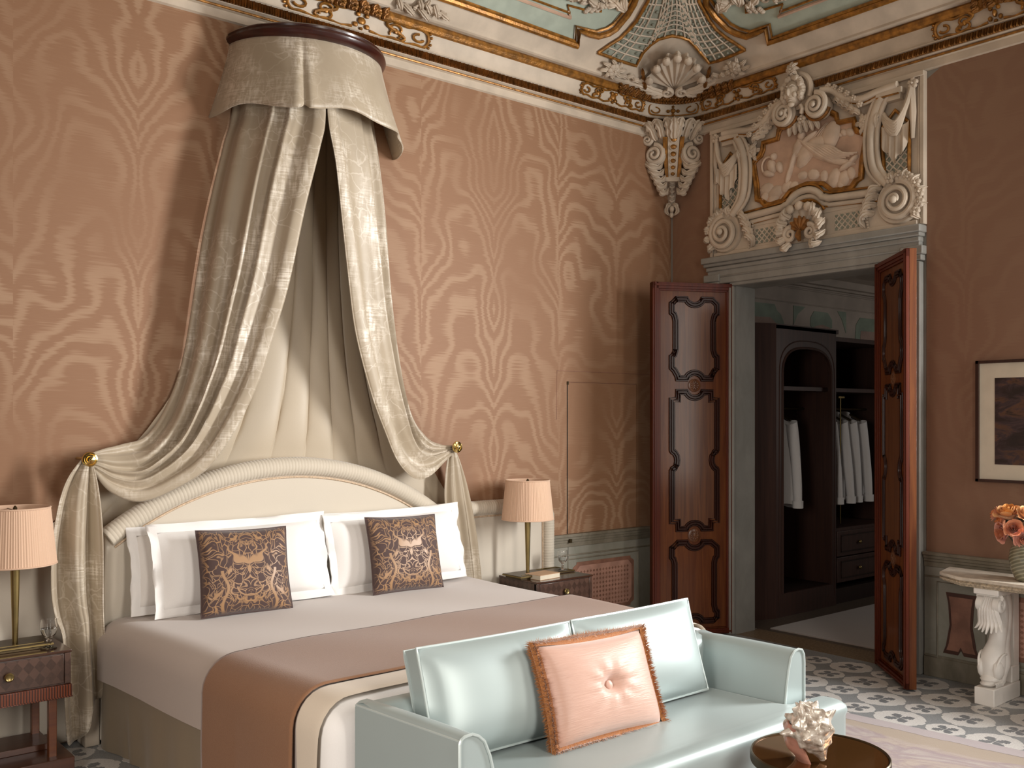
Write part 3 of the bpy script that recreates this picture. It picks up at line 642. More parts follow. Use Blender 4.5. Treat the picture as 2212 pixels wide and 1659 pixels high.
for F_, nm in ((Nf, 0), (Ef, 1)):
    pts = [cpt(p) for p in F_]
    def offs(off): return [cpt(p, off) for p in F_]
    g = G(); g.tube(offs(.012), .024, 8); obj('gilt_frame', g, M_gold, ceil)
    def inset(d):
        out = []
        for i, p in enumerate(F_):
            a = sig(*p); s_ = -1 if nm == 0 else 1
            out.append((a+s_*d*.9, p[2]+d*.72))
        return out
    g = G(); g.tube([surf(a, z, .02) for a, z in inset(.028)], .011, 6); obj('gilt_bead', g, M_gold, ceil)
    b = inset(.03); g = G(); n = len(b); s_ = -1 if nm == 0 else 1
    vs = [surf(a, z, .006) for a, z in b]+[surf(a, max(z, 4.95), .006) for a, z in b]
    vs = []; nl = 8
    for a, z in b:
        for j in range(nl+1): vs.append(tuple(surf(a+s_*.0*j, z+(4.97-z)*j/nl, .006)))
    g.add(vs, [(i*(nl+1)+j, (i+1)*(nl+1)+j, (i+1)*(nl+1)+j+1, i*(nl+1)+j+1) for i in range(n-1) for j in range(nl)]); obj('painted_panel', g, M_aqua, ceil)
    # inner blush band edged in gilt with a step
    q0 = sig(*( (-1.505, -.396, 4.589) if nm == 0 else (-.40, -1.38, 4.605)))
    far = q0+s_*4.5
    stp = [(far, 4.603), (q0, 4.600), (q0+s_*.012, 4.632), (q0-s_*.16, 4.640), (q0-s_*.33, 4.66), (q0-s_*.36, 4.72)]
    g = G(); g.tube([surf(a, z, .012) for a, z in stp], .009, 6); obj('gilt_bead', g, M_gold, ceil)
    g = G(); g.tube([surf(a+s_*.0, z-.022, .010) for a, z in stp[:3]], .013, 6); obj('blush_band', g, M_pinkplaster, ceil)
    # stucco foliage
    g = G()
    c0 = q0-s_*.22
    for i in range(9):
        a = c0+s_*(.34-.085*i); z = 4.672+.016*math.sin(i*2.1)+.006*i
        for kk in range(3):
            d = (rng.uniform(-.09, .09), rng.uniform(.0, .08)); p0 = surf(a, z, .03); p2 = surf(a+d[0]*1.3, z+d[1], .05); pm = (p0+p2)/2+Vector((-.012, -.012, -.015))
            g.leaf([tuple(p0), tuple(pm), tuple(p2)], .034, tuple(surf(a, z, 1)-surf(a, z, 0)), 3, .5, n=10)
    for a, z, r_ in ((c0+s_*.05, 4.70, .05), (c0-s_*.08, 4.72, .06), (c0+s_*.2, 4.70, .045)):
        nrm = (surf(a, z, 1)-surf(a, z, 0)).normalized(); ex = (surf(a+.01, z)-surf(a-.01, z)).normalized(); M_ = frame(surf(a, z, .03), ex, nrm.cross(ex), nrm)
        g.spiral(r_, .008, 1.6, .014, .006, 0, s_, M=M_, n=26, sec=6)
    for i in range(8): p = surf(c0-s_*(.02*i-.06), 4.635+.006*(i % 3)+.004*i, .022); g.blob(tuple(p), (.02, .02, .017), 7, k=5)
    obj('stucco_foliage', g, M_plaster, ceil)
g = G()      # stucco sprig over the canopy
for i in range(14):
    a = sig(-2.86+.38*i/13, -.2, 4.38); z = 4.40+.02*math.sin(i*1.7); p0 = surf(a, z, .012); p2 = surf(a+.05*(1 if i % 2 else -.4), z+.05*math.cos(i*1.3), .03)
    g.leaf([tuple(p0), tuple((p0+p2)/2+Vector((0, -.012, -.01))), tuple(p2)], .026, (0, -.7, -.7), 3, .5, n=8)
obj('stucco_foliage', g, M_plaster, ceil)
# corner panel with lattice
Bl = [(-1.108, -.272, 4.457), (-.98, -.27, 4.455), (-.902, -.267, 4.453), (-.70, -.27, 4.456), (-.715, -.36, 4.53), (-.705, -.42, 4.573), (-.689, -.493, 4.601), (-.63, -.57, 4.617), (-.565, -.60, 4.610), (-.514, -.632, 4.596), (-.44, -.633, 4.565), (-.394, -.632, 4.541), (-.288, -.64, 4.472), (-.282, -.72, 4.468), (-.282, -.80, 4.468), (-.287, -.9, 4.472), (-.289, -.981, 4.475)]
Ll = [(-1.108, -.272, 4.457), (-1.04, -.33, 4.52), (-.981, -.376, 4.567), (-.95, -.43, 4.62), (-.943, -.506, 4.669), (-.978, -.649, 4.753), (-1.03, -.75, 4.85), (-1.07, -.8, 4.93)]
Rl = [(-.289, -.981, 4.475), (-.34, -.92, 4.535), (-.393, -.875, 4.58), (-.46, -.85, 4.625), (-.54, -.853, 4.67), (-.70, -.89, 4.753), (-.78, -.96, 4.85), (-.82, -1.0, 4.93)]
SZ = lambda L_: [(sig(*p), p[2]) for p in L_]
B_, L_, R_ = SZ(Bl), SZ(Ll), SZ(Rl)
def interp(L, t):
    f = t*(len(L)-1); k = min(int(f), len(L)-2); q = f-k; return (L[k][0]+(L[k+1][0]-L[k][0])*q, L[k][1]+(L[k+1][1]-L[k][1])*q)
def patch(u, v, off):
    b = interp(B_, u); l, r_ = interp(L_, v), interp(R_, v); t0, t1 = L_[-1], R_[-1]; tp = (t0[0]+(t1[0]-t0[0])*u, t0[1])
    lr = (l[0]+(r_[0]-l[0])*u, l[1]+(r_[1]-l[1])*u); bt = (b[0]+(tp[0]-b[0])*v, b[1]+(tp[1]-b[1])*v)
    bi = (L_[0][0]*(1-u)*(1-v)+R_[0][0]*u*(1-v)+t0[0]*(1-u)*v+t1[0]*u*v, L_[0][1]*(1-u)*(1-v)+R_[0][1]*u*(1-v)+t0[1]*(1-u)*v+t1[1]*u*v)
    return tuple(surf(lr[0]+bt[0]-bi[0], lr[1]+bt[1]-bi[1], off))
g = G(); g.grid(lambda u, v: patch(u, v, .006), 32, 14); obj('corner_panel', g, M_lattice, ceil)
g = G(); N = 15
for i in range(1, N): g.tube([patch(i/N, v, .012) for v in np.linspace(0, 1, 15)], .0065, 5)
for j in range(1, 10): g.tube([patch(u, j/10, .012) for u in np.linspace(0, 1, 33)], .0065, 5)
obj('lattice', g, M_plaster, ceil)
g = G()
for i in range(N):
    for j in range(10):
        p = Vector(patch((i+.5)/N, (j+.5)/10, .012)); g.blob(tuple(p), (.012, .012, .012), 6, k=4)
o = obj('lattice_stud', g, M_lattice, ceil); o['kind'] = 'stuff'
g = G(); g.tube([surf(a, z, .014) for a, z in B_], .013, 8); g.tube([surf(a, z, .014) for a, z in L_], .013, 8); g.tube([surf(a, z, .014) for a, z in R_], .013, 8); obj('gilt_frame', g, M_gold, ceil)
# corner shell and roses
pb = surf(0, 4.372, .02); pt = surf(0, 4.58, .07); up = (pt-pb).normalized(); ex = Vector((1, -1, 0)).normalized(); ez = ex.cross(up)
MS = frame(pb, ex, up, ez)
g = G(); g.shell(.47, MS @ Matrix.Diagonal((.54, 1, .7, 1)), 0, 9, 2.6, .26, 14)
for i in range(7):
    a = PI/2+(i-3)*.36; g.blob((.43*math.cos(a)*.54, .45*math.sin(a), .085), (.034, .045, .026), 8, 0, MS, 5)
for s_ in (-1, 1):
    g.spiral(.05, .006, 1.5, .018, .008, PI/2, s_, M=MS @ Matrix.Translation((s_*.06, .035, .06)), n=24, sec=6)
    for i in range(4): g.leaf([(s_*.08, .02, .05), (s_*(.15+.05*i), .0+.05*i, .055), (s_*(.24+.05*i), .0+.07*i-.04, .02)], .035, (0, 0, 1), 4, .5, M=MS, n=12)
obj('stucco_shell', g, M_plaster, ceil)
for s_, p in ((-1, (-.91, -.22, 4.40)), (1, (-.224, -.849, 4.405))):
    a = sig(*p); c = surf(a, p[2], .02); nrm = (surf(a, p[2], 1)-surf(a, p[2], 0)).normalized(); ex = (surf(a+.01, p[2])-surf(a-.01, p[2])).normalized(); M_ = frame(c, ex, nrm.cross(ex), nrm)
    g = G(); g.flower((0, 0, 0), .055, M_, 0, 6, .6); g.flower((0, 0, .012), .03, M_, 0, 5, .8)
    for i in range(8): an = 2*PI*i/8+.2; g.leaf([(.04*math.cos(an), .03*math.sin(an), 0), (.085*math.cos(an+.1), .055*math.sin(an+.1), .022), (.13*math.cos(an+.25), .075*math.sin(an+.25), .004)], .022, (0, 0, 1), 3, .4, M=M_, n=8)
    for i in range(4): g.leaf([(-s_*(.1+.07*i), -.03, 0), (-s_*(.14+.07*i), -.02+.02*(i % 2), .02), (-s_*(.19+.07*i), -.04, 0)], .022, (0, 0, 1), 3, .4, M=M_, n=8)
    obj('stucco_rose', g, M_plaster, ceil)
# ------------------------------------------------------------------ door leaves
def panel_outline(kind):
    h = []   # left half, from top centre going left and down to bottom centre
    c = .349
    def bite(zc, r, down):   # half arc at the centre line ending at u=c-r..c
        return [(c-r*math.sin(a), zc+(-1 if down else 1)*r*math.cos(a)*.8) for a in np.linspace(0, PI/2, 6)]
    if kind == 'top':
        h = bite(2.658, .055, True)+[(.195, 2.658), (.145, 2.612), (.145, 2.525), (.165, 2.51), (.176, 2.47), (.176, 2.25), (.165, 2.215), (.145, 2.20), (.145, 2.095), (.168, 2.075), (.192, 2.035), (.195, 2.005)]+bite(2.005, .055, False)[::-1]
    elif kind == 'mid':
        h = bite(1.93, .055, True)+[(.195, 1.93), (.195, 1.87), (.145, 1.87), (.145, 1.455)]+[(.145+.045*math.sin(a), 1.38+.06*math.cos(a)) for a in np.linspace(.2, PI-.2, 7)]+[(.145, 1.305), (.145, .885), (.195, .885), (.195, .826)]+bite(.826, .055, False)[::-1]
    else:
        h = bite(.751, .055, True)+[(.205, .751), (.145, .70), (.145, .615), (.160, .60), (.168, .57), (.168, .24), (.160, .205), (.143, .19), (.143, .135), (.185, .10)]+bite(.10, .05, False)[::-1]
    return h+[(2*c-u, z) for u, z in h[::-1][1:-1]]
def inset_poly(p, d):
    n = len(p); out = []
    cx_ = sum(q[0] for q in p)/n; cz = sum(q[1] for q in p)/n
    for i in range(n):
        a, b, e = p[i-1], p[i], p[(i+1) % n]
        t1 = np.array(b)-a; t2 = np.array(e)-b; t1 = t1/(np.hypot(*t1)+1e-9); t2 = t2/(np.hypot(*t2)+1e-9)
        nn = np.array([t1[1]+t2[1], -(t1[0]+t2[0])]); nn = nn/(np.hypot(*nn)+1e-9)
        k = max(.5, abs(nn @ np.array([t1[1], -t1[0]])))
        out.append((b[0]-nn[0]*d/k, b[1]-nn[1]*d/k))
    return out
def area2(p): return sum(p[i][0]*p[(i+1) % len(p)][1]-p[(i+1) % len(p)][0]*p[i][1] for i in range(len(p)))
def door_leaf(name, o, ex, label, W=.68, H=2.77):
    ex = Vector(ex).normalized(); ez = ex.cross(Vector((0, 0, 1))); F = frame(o, ex, (0, 0, 1), ez); z0 = .012
    g = G(); g.box((0, z0, -.045), (W, H, 0), 0, F); lf = struct(obj(name, g, M_door, bevel=.002), label)
    g = G()
    for a, b, d in ((0, .05, .02), (.05, .066, .012), (.012, .03, .028)):
        g.box((a, z0, 0), (b, H, d), 0, F); g.box((W-b, z0, 0), (W-a, H, d), 0, F)
        g.box((a, H-b, 0), (W-a, H-a, d), 0, F); g.box((a, z0+a, 0), (W-a, z0+b*.8, d), 0, F)
    g.box((0, z0, -.05), (.02, H, .0), 0, F)
    obj('door_frame', g, M_doorframe, lf, bevel=.003)
    for kind in ('top', 'mid', 'low'):
        p = panel_outline(kind)
        if area2(p) < 0: p = p[::-1]
        ins = inset_poly(p, -.036) if False else [tuple(np.array((.349, 0))+(np.array(q)-(.349, 0))) for q in p]
        q1 = inset_poly(p, .017); q2 = inset_poly(p, .034)
        pan = thing_part = None
        g = G(); g.prism(inset_poly(p, .03), 0, .006, 0, F); pan = obj('door_panel', g, M_doorinlay if kind != 'low' else M_door, lf)
        g = G()
        for poly, r, zz in ((p, .008, .006), (q1, .0135, .008), (q2, .008, .008)): g.tube([(u, z, zz) for u, z in poly], r, 6, 0, True, F, flat=tuple(ez))
        obj('panel_moulding', g, M_doordark, pan, ang=60)
    for z in (1.967, .789):
        g = G(); g.lathe([(.052, 0), (.052, .004), (.04, .008), (0, .009)], 24, 0, M=F @ Matrix.Translation((.349, z, 0)))
        for i in range(10): a = i*2*PI/10; g.blob((.349+.028*math.cos(a), z+.028*math.sin(a), .008), (.011, .011, .005), 6, 0, F, 4)
        g.blob((.349, z, .009), (.014, .014, .006), 8, 0, F, 4); obj('door_rosette', g, M_doorinlay, lf)
    for z in (.35, 1.4, 2.5):
        u = W if name == 'door_1' else 0
        g = G(); g.tube([(u, z-.05, -.01), (u, z+.05, -.01)], .011, 8, 0, M=F); obj('door_hinge', g, M_darkbrass, lf)
    return lf
door_leaf('door_1', (-.60, -.335, 0), (.883, -.469, 0), 'open panelled walnut door leaf folded back towards the bed wall')
door_leaf('door_2', (-.02, -1.917, 0), (-.69, -.724, 0), 'panelled mahogany door leaf standing open at the right of the doorway', W=.66)
# ------------------------------------------------------------------ overdoor stucco (a: along the wall to the right, b: height, c: out)
FO = frame((0, -1.36, 0), (0, -1, 0), (0, 0, 1), (-1, 0, 0))
od = thing('overdoor_relief', 'large white and gold stucco relief with volutes above the doorway', 'plasterwork', (0, -1.36, 3.0))
g = G(); g.box((-.905, 3.0, 0), (.905, 4.02, .03), 0, FO)
for a, b, c in ((-.905, -.875, .05), (-.87, -.855, .04), (.875, .905, .05), (.855, .87, .04)): g.box((a, 3.0, .03), (b, 3.99, c), 0, FO)
g.box((-.905, 3.985, .03), (.905, 4.02, .055), 0, FO); g.box((-.86, 3.0, .03), (.86, 3.03, .06), 0, FO)
obj('back_panel', g, M_plaster, od, bevel=.004)
cart = [(0, 3.43), (.14, 3.405), (.22, 3.335), (.37, 3.33), (.41, 3.375), (.445, 3.385), (.455, 3.5), (.475, 3.60), (.487, 3.675), (.46, 3.70), (.42, 3.72), (.395, 3.77), (.39, 3.815), (.26, 3.82), (.245, 3.88), (.18, 3.93), (0, 3.955)]
cart = cart+[(-a, b) for a, b in cart[::-1][1:-1]]
g = G(); g.prism(cart, .03, .036, 0, FO); obj('rose_field', g, M_pinkplaster, od)
g = G(); g.tube([(a, b, .045) for a, b in cart], .019, 8, 0, True, FO); g.tube([(a*.955, 3.62+(b-3.62)*.94, .042) for a, b in cart], .009, 6, 0, True, FO); obj('gilt_frame', g, M_gold, od)
# low relief of figures among clouds
g = G()
def rb(a, b, ra, rb_, c=.05, rot=0.0, t=.03):
    M_ = FO @ Matrix.Translation((a, b, c-.012)) @ Matrix.Rotation(rot, 4, 'Z'); g.blob((0, 0, 0), (ra, rb_, t), 10, 0, M_, 6)
rb(.0, 3.66, .06, .13, .05, -.7); rb(.07, 3.69, .17, .07, .052, .2); rb(.20, 3.74, .075, .11, .055, -.3); rb(.14, 3.62, .15, .05, .05, -.45); rb(-.07, 3.72, .045, .09, .05, -.5); rb(-.04, 3.79, .033, .037, .06); rb(-.03, 3.83, .02, .02, .05)
rb(.02, 3.76, .08, .022, .06, .5); rb(-.12, 3.62, .022, .10, .05, -.35); rb(-.15, 3.54, .02, .09, .05, -.4); rb(.25, 3.55, .16, .03, .05, -.35); rb(.33, 3.5, .07, .022, .055, .4); rb(.38, 3.53, .05, .02, .055, .6)
rb(-.31, 3.62, .04, .06, .05, .4); rb(-.29, 3.69, .028, .03, .055); rb(-.34, 3.57, .055, .028, .05, -.3); rb(-.24, 3.6, .03, .05, .05, .3)
for i, (a, b, r) in enumerate(((-.36, 3.46, .07), (-.28, 3.42, .075), (-.18, 3.44, .06), (-.3, 3.37, .06), (-.21, 3.36, .045), (-.38, 3.40, .05), (.22, 3.43, .08), (.3, 3.41, .07), (.14, 3.46, .05), (.36, 3.44, .05), (.28, 3.37, .045), (.30, 3.74, .035), (.35, 3.73, .045), (.27, 3.73, .025), (.05, 3.49, .06), (-.04, 3.50, .05), (-.12, 3.44, .05))): rb(a, b, r, r*.72, .042, .2*i, .022)
for i in range(7): g.tube([tuple(p) for p in crom([(-.05+.02*i, 3.76-.012*i, .062), (.04+.03*i, 3.68-.005*i, .078), (.14+.03*i, 3.60-.003*i, .076), (.24+.03*i, 3.535+.006*i, .055)], 10)], [.006, .008, .01, .011, .012, .012, .012, .011, .01, .008, .006], 6, M=FO)
for i in range(7): rb(.1+.012*i, 3.79-.012*i, .007, .09, .05, -.9+.1*i, .014)
g.tube([(-.34+.055*math.cos(a), 3.63+.065*math.sin(a), .05) for a in np.linspace(.6, 4.4, 12)], .008, 6, M=FO)
obj('relief_figures', g, M_pinkrelief, od)
# architectural frame: lower ledge with an arch, curved side arms, top swan-neck scrolls
def ledge(zoff, r, c, mi, g):
    p = [(-.58, 3.262+zoff), (-.20, 3.285+zoff), (-.165, 3.30+zoff)]+[(.165*math.cos(a), 3.235+zoff+.145*math.sin(a)) for a in np.linspace(PI*.85, PI*.15, 12)]+[(.165, 3.30+zoff), (.20, 3.285+zoff), (.58, 3.262+zoff)]
    g.tube([(a, b, c) for a, b in p], r, 8, mi, M=FO)
g = G(); ledge(.0, .026, .07, 0, g); ledge(-.045, .02, .055, 0, g); g.box((-.8, 3.0, .03), (.8, 3.2, .05), 0, FO); g.box((-.7, 3.19, .03), (.7, 3.235, .055), 0, FO)
for s in (-1, 1):
    # big S-bracket running from the bottom volute up to the pedestal
    pts = crom([(s*.66, 3.30, .06), (s*.56, 3.42, .06), (s*.535, 3.6, .06), (s*.55, 3.75, .06), (s*.59, 3.86, .06), (s*.62, 3.90, .06)], 20)
    for d, r in ((0, .032), (-.045, .018), (.05, .014)): g.tube([(p.x-s*d, p.y, p.z+.012) for p in pts], r, 8, 0, M=FO)
    g.box((s*.585, 3.90, .03), (s*.77, 3.935, .10), 0, FO); g.box((s*.60, 3.86, .03), (s*.755, 3.90, .085), 0, FO)
    sw = crom([(s*.74, 3.955, .09), (s*.6, 3.945, .09), (s*.47, 3.925, .09), (s*.35, 3.96, .09), (s*.24, 4.045, .10), (s*.16, 4.06, .11)], 22)
    g.tube([tuple(p) for p in sw], .026, 8, 0, M=FO); g.tube([(p.x, p.y-.035, p.z-.01) for p in sw[:18]], .014, 6, 0, M=FO)
obj('stucco_frame', g, M_plaster, od, ang=50)
g = G()
ledge(.042, .009, .06, 0, g); g.tube([(-.60, 3.205, .06), (-.17, 3.235, .06)], .011, 6, M=FO); g.tube([(.17, 3.235, .06), (.60, 3.205, .06)], .011, 6, M=FO)
g.tube([(.165*math.cos(a), 3.175+.13*math.sin(a), .06) for a in np.linspace(PI*.9, PI*.1, 12)], .012, 6, M=FO)
for s in (-1, 1):
    g.tube([(s*.585, 3.895, .095), (s*.75, 3.895, .095)], .006, 6, M=FO)
    sw = crom([(s*.7, 3.925, .09), (s*.6, 3.915, .09), (s*.47, 3.893, .09), (s*.36, 3.93, .09)], 12); g.tube([tuple(p) for p in sw], .006, 6, 0, M=FO)
    q = [(s*.635, 3.31), (s*.615, 3.42), (s*.60, 3.6), (s*.60, 3.7), (s*.70, 3.80), (s*.795, 3.7), (s*.80, 3.55), (s*.80, 3.36), (s*.72, 3.34)]
    g.tube([(a, b, .045) for a, b in q], .014, 8, 0, True, FO)
obj('gilt_fillet', g, M_gold, od)
g = G()
for s in (-1, 1):
    g = G(); g.prism([(s*.635, 3.32), (s*.61, 3.6), (s*.615, 3.7), (s*.79, 3.7), (s*.79, 3.35)], .03, .036, 0, FO); obj('lattice_ground', g, M_lattice, od)
    g = G(); g.box((s*.24, 3.05, .05), (s*.45, 3.16, .054), 0, FO); obj('lattice_ground', g, M_lattice, od)
def lat(a0, a1, b0, b1, st, c):
    n = int((a1-a0+b1-b0)/st)+1
    for k in range(n):
        for sg in (0, 1):
            t = k*st
            x0, y0 = (a0+min(t, a1-a0), b0+max(0, t-(a1-a0))); x1, y1 = (a0+max(0, t-(b1-b0)), b0+min(t, b1-b0))
            if sg: x0, x1 = a0+a1-x0, a0+a1-x1
            if math.hypot(x0-x1, y0-y1) > .01: g.tube([(x0, y0, c), (x1, y1, c)], .0055, 5, 0, M=FO)
for s in (-1, 1):
    g = G(); lo, hi = sorted((s*.24, s*.45)); lat(lo, hi, 3.05, 3.16, .046, .056); obj('lattice', g, M_plaster, od)
    g = G(); lo, hi = sorted((s*.63, s*.785)); lat(lo, hi, 3.36, 3.66, .055, .040); obj('lattice', g, M_plaster, od)
# volutes
for s in (-1, 1):
    M_ = FO @ Matrix.Translation((s*.735, 3.175, .07))
    g = G(); g.lathe([(.155, -.05), (.16, -.01), (.15, .01), (.10, .0), (0, .02)], 28, 0, M=M_)
    g.spiral(.135, .02, 2.3, .026, .012, PI/2, -s, M=M_ @ Matrix.Translation((0, 0, .012)), n=56, dome=.05); g.blob((0, 0, .07), (.028, .028, .022), 10, 0, M_)
    obj('large_volute', g, M_plaster, od)
    g = G()
    for i in range(7): a = PI/2+s*(.3-.42*i) if s > 0 else PI/2-(.3-.42*i); x, y = .165*math.cos(a), .165*math.sin(a); g.flower((x, y, .01), .04 if s > 0 else .032, M_, 0, 5, .7)
    for i in range(6): a = PI/2+(s*(.2-.5*i)); x, y = .17*math.cos(a), .17*math.sin(a); g.leaf([(x*.85, y*.85, .0), (x*1.03, y*1.03, .03), (x*1.2, y*1.2, -.01)], .032, (0, 0, 1), 3, .5, M=M_, n=8)
    obj('stucco_flowers', g, M_plaster, od)
    g = G()
    for i in range(4):
        b = 3.27-.055*i; a0 = s*(.60-.02*i); g.leaf([(a0, b+.02, .05), (a0-s*.04, b+.015, .10), (a0-s*.08, b-.03, .08), (a0-s*.055, b-.075, .05)], .036, (0, 0, 1), 4, .5, M=FO, n=14)
    for i in range(10): g.blob((s*(.47+.004*i), 3.21-.02*i, .06), (.011, .011, .011), 6, 0, FO, 4)
    obj('acanthus', g, M_plaster, od)
    M2 = FO @ Matrix.Translation((s*.135, 3.955, .13)); g = G()
    g.lathe([(.088, -.08), (.09, -.01), (.07, .0), (0, .012)], 24, 0, M=M2)
    g.spiral(.09, .014, 2.1, .022, .01, PI/2, -s, M=M2 @ Matrix.Translation((0, 0, .008)), n=48, dome=.03); g.blob((0, 0, .045), (.02, .02, .015), 8, 0, M2); obj('small_volute', g, M_plaster, od)
    g = G(); g.tube([(.098*math.cos(a), .098*math.sin(a), -.02) for a in np.linspace(-2.9, -.3, 12)], .013, 6, 0, M=M2); obj('gilt_fillet', g, M_gold_leaf, od)
    g = G()
    for i in range(5): g.leaf([(s*(.24+.03*i), 3.97-.025*i, .06), (s*(.29+.035*i), 3.97-.03*i, .10), (s*(.31+.035*i), 3.91-.02*i, .07)], .03, (0, 0, 1), 3, .5, M=FO, n=10)
    for i in range(6): g.flower((s*(.22+.05*i), 4.075-.018*i-.004*i*i, .10), .026, FO, 0, 5, .8)
    obj('stucco_flowers', g, M_plaster, od)
    g = G(); g.flower((s*.485, 3.765, .05), .055, FO, 0, 6, .5); g.flower((s*.485, 3.765, .065), .028, FO, 0, 5, .6)
    for i in range(6): a = i*PI/3; g.leaf([(s*.485+.03*math.cos(a), 3.765+.03*math.sin(a), .05), (s*.485+.06*math.cos(a), 3.765+.06*math.sin(a), .065), (s*.485+.085*math.cos(a), 3.765+.085*math.sin(a), .045)], .022, (0, 0, 1), 2, .4, M=FO, n=8)
    obj('stucco_rosette', g, M_plaster, od)
    # swag of cloth hung from the outer corner
    g = G()
    for k in range(5):
        t = k/4; g.tube([tuple(p) for p in crom([(s*.83, 3.935, .06), (s*(.80-.02*t), 3.80-.05*t, .085), (s*(.735-.01*t), 3.70-.075*t, .10-.004*k), (s*(.665+.005*t), 3.735-.07*t, .085), (s*.62, 3.79-.03*t, .06)], 14)], .017, 6, 0, M=FO)
    def cl(u, v): a = .615+.20*u; w_ = .17+.05*math.sin(PI*u)-.1*abs(u-.5); b = 3.70-.035*math.sin(PI*u)-v*w_*(1+.12*math.sin(18*u)); return (s*a, b, .075+.012*math.sin(26*u)*(.3+v))
    g.grid(cl, 26, 8, 0, M=FO)
    g.tube([(s*.83, 3.93, .06), (s*.835, 3.75, .06), (s*.83, 3.58, .055)], [.018, .022, .012], 6, 0, M=FO)
    g.flower((s*.835, 3.945, .05), .04, FO, 0, 5, .7); g.leaf([(s*.59, 3.81, .07), (s*.585, 3.76, .10), (s*.575, 3.70, .07)], .022, (0, 0, 1), 4, .6, M=FO); g.blob((s*.70, 3.49, .05), (.02, .03, .015), 8, 0, FO)
    obj('stucco_swag', g, M_plaster, od)
# mask with a shell hood at the crown
MM = FO @ Matrix.Translation((-.035, 4.08, .12))
g = G(); g.blob((0, .0, .03), (.066, .095, .075), 18, 0, MM, 14); g.blob((0, -.005, .105), (.013, .03, .02), 8, 0, MM); g.blob((0, -.052, .09), (.024, .007, .012), 8, 0, MM); g.blob((0, -.066, .088), (.02, .007, .011), 8, 0, MM); g.blob((0, -.09, .07), (.03, .02, .022), 8, 0, MM)
for s in (-1, 1):
    g.blob((s*.026, .022, .094), (.014, .007, .008), 8, 0, MM); g.tube([(s*.01, .034, .104), (s*.026, .042, .1), (s*.044, .034, .084)], .005, 6, 0, M=MM); g.blob((s*.036, -.025, .08), (.022, .024, .02), 8, 0, MM)
    for i in range(9): a = PI/2+s*(.25+.23*i); g.blob((.078*math.cos(a), .1*math.sin(a)+.005, .05+.008*math.sin(i*2)), (.026, .03, .03), 7, 0, MM, 5)
    g.tube([(s*.06, -.1, .04), (s*.075, -.13, .04), (s*.06, -.16, .03)], .016, 6, 0, M=MM)
obj('mask', g, M_plaster, od)
g = G(); g.tube([(.12*math.cos(a), .02+.125*math.sin(a), .0) for a in np.linspace(-.5, PI+.5, 20)], .02, 8, 0, M=MM); g.lathe([(.125, -.1), (.125, -.01), (0, -.015)], 24, 0, (0, 0, 0), MM @ Matrix.Translation((0, .015, 0)))
for i in range(8): a = i*PI/4; g.leaf([(0, .13, .05), (.03*math.cos(a), .165+.03*math.sin(a), .075), (.05*math.cos(a), .165+.055*math.sin(a), .04)], .018, (0, 0, 1), 2, .5, M=MM, n=6)
g.flower((0, .165, .06), .03, MM, 0, 5, .8); obj('mask_hood', g, M_plaster, od)
g = G()
for i in range(6): g.leaf([((i-2.5)*.03, 3.90, .06), ((i-2.5)*.044, 3.86, .10), ((i-2.5)*.05, 3.80, .075)], .03, (0, 0, 1), 3, .5, M=FO, n=10)
g.flower((0, 3.89, .09), .04, FO, 0, 5, .8); obj('acanthus', g, M_plaster, od)
# bottom shell in a leafy cup
MB = FO @ Matrix.Translation((0, 3.085, .075)); g = G(); g.shell(.19, MB, 0, 7, 3.6, .32, 12)
for i in range(7): a = PI/2+(i-3)*.46; g.blob((.172*math.cos(a), .172*math.sin(a), .07), (.036, .036, .026), 8, 0, MB, 5)
obj('stucco_shell', g, M_plaster, od)
g = G(); g.shell(.105, MB @ Matrix.Translation((0, -.012, .05)), 0, 7, 2.9, .3, 8); g.tube([(0, -.01, .07), (0, -.05, .08), (0, -.085, .06)], [.016, .024, .012], 8, 0, M=MB); obj('gilt_shell', g, M_gold_leaf, od)
for s in (-1, 1):
    g = G(); g.spiral(.055, .008, 1.6, .02, .009, PI/2+s*.2, -s, M=MB @ Matrix.Translation((s*.085, -.028, .06)), n=30)
    for i in range(5): a = PI/2-s*(.75+.4*i); g.leaf([(.13*math.cos(a), .13*math.sin(a), .05), (.175*math.cos(a), .18*math.sin(a), .085), (.205*math.cos(a+s*.2), .205*math.sin(a+s*.2), .04)], .034, (0, 0, 1), 3, .5, M=MB, n=10)
    obj('acanthus', g, M_plaster, od)
# ------------------------------------------------------------------ corner corbel (a: right, b: up, c: out of the corner)
r2 = 1/math.sqrt(2); FC = frame((0, 0, 0), (r2, -r2, 0), (0, 0, 1), (-r2, -r2, 0))
co = thing('corner_corbel', 'white stucco corbel with scrolls and gilt bands in the room corner', 'plasterwork', (0, 0, 3.42))
g = G()
prof = [(3.43, .015, .03), (3.50, .03, .06), (3.56, .035, .085), (3.63, .05, .11), (3.72, .075, .16), (3.80, .13, .20), (3.90, .19, .25), (3.98, .225, .31), (4.04, .24, .36), (4.10, .245, .40)]
def cb(u, v):
    f = v*(len(prof)-1); k = min(int(f), len(prof)-2); q = f-k; z, w_, c = [prof[k][i]+(prof[k+1][i]-prof[k][i])*q for i in range(3)]
    a = (u*2-1); return (a*w_, z, max(abs(a)*w_*.98+.002, c*(1-.55*abs(a)**1.6)))
g.grid(cb, 16, 30, 0, M=FC); obj('corbel_body', g, M_plaster, co)
g = G()
def fr(b, off=0.0):
    for k in range(len(prof)-1):
        if prof[k][0] <= b <= prof[k+1][0]: q = (b-prof[k][0])/(prof[k+1][0]-prof[k][0]); return prof[k][2]+(prof[k+1][2]-prof[k][2])*q+off
    return prof[-1][2]+off
bz = np.linspace(3.70, 3.985, 12)
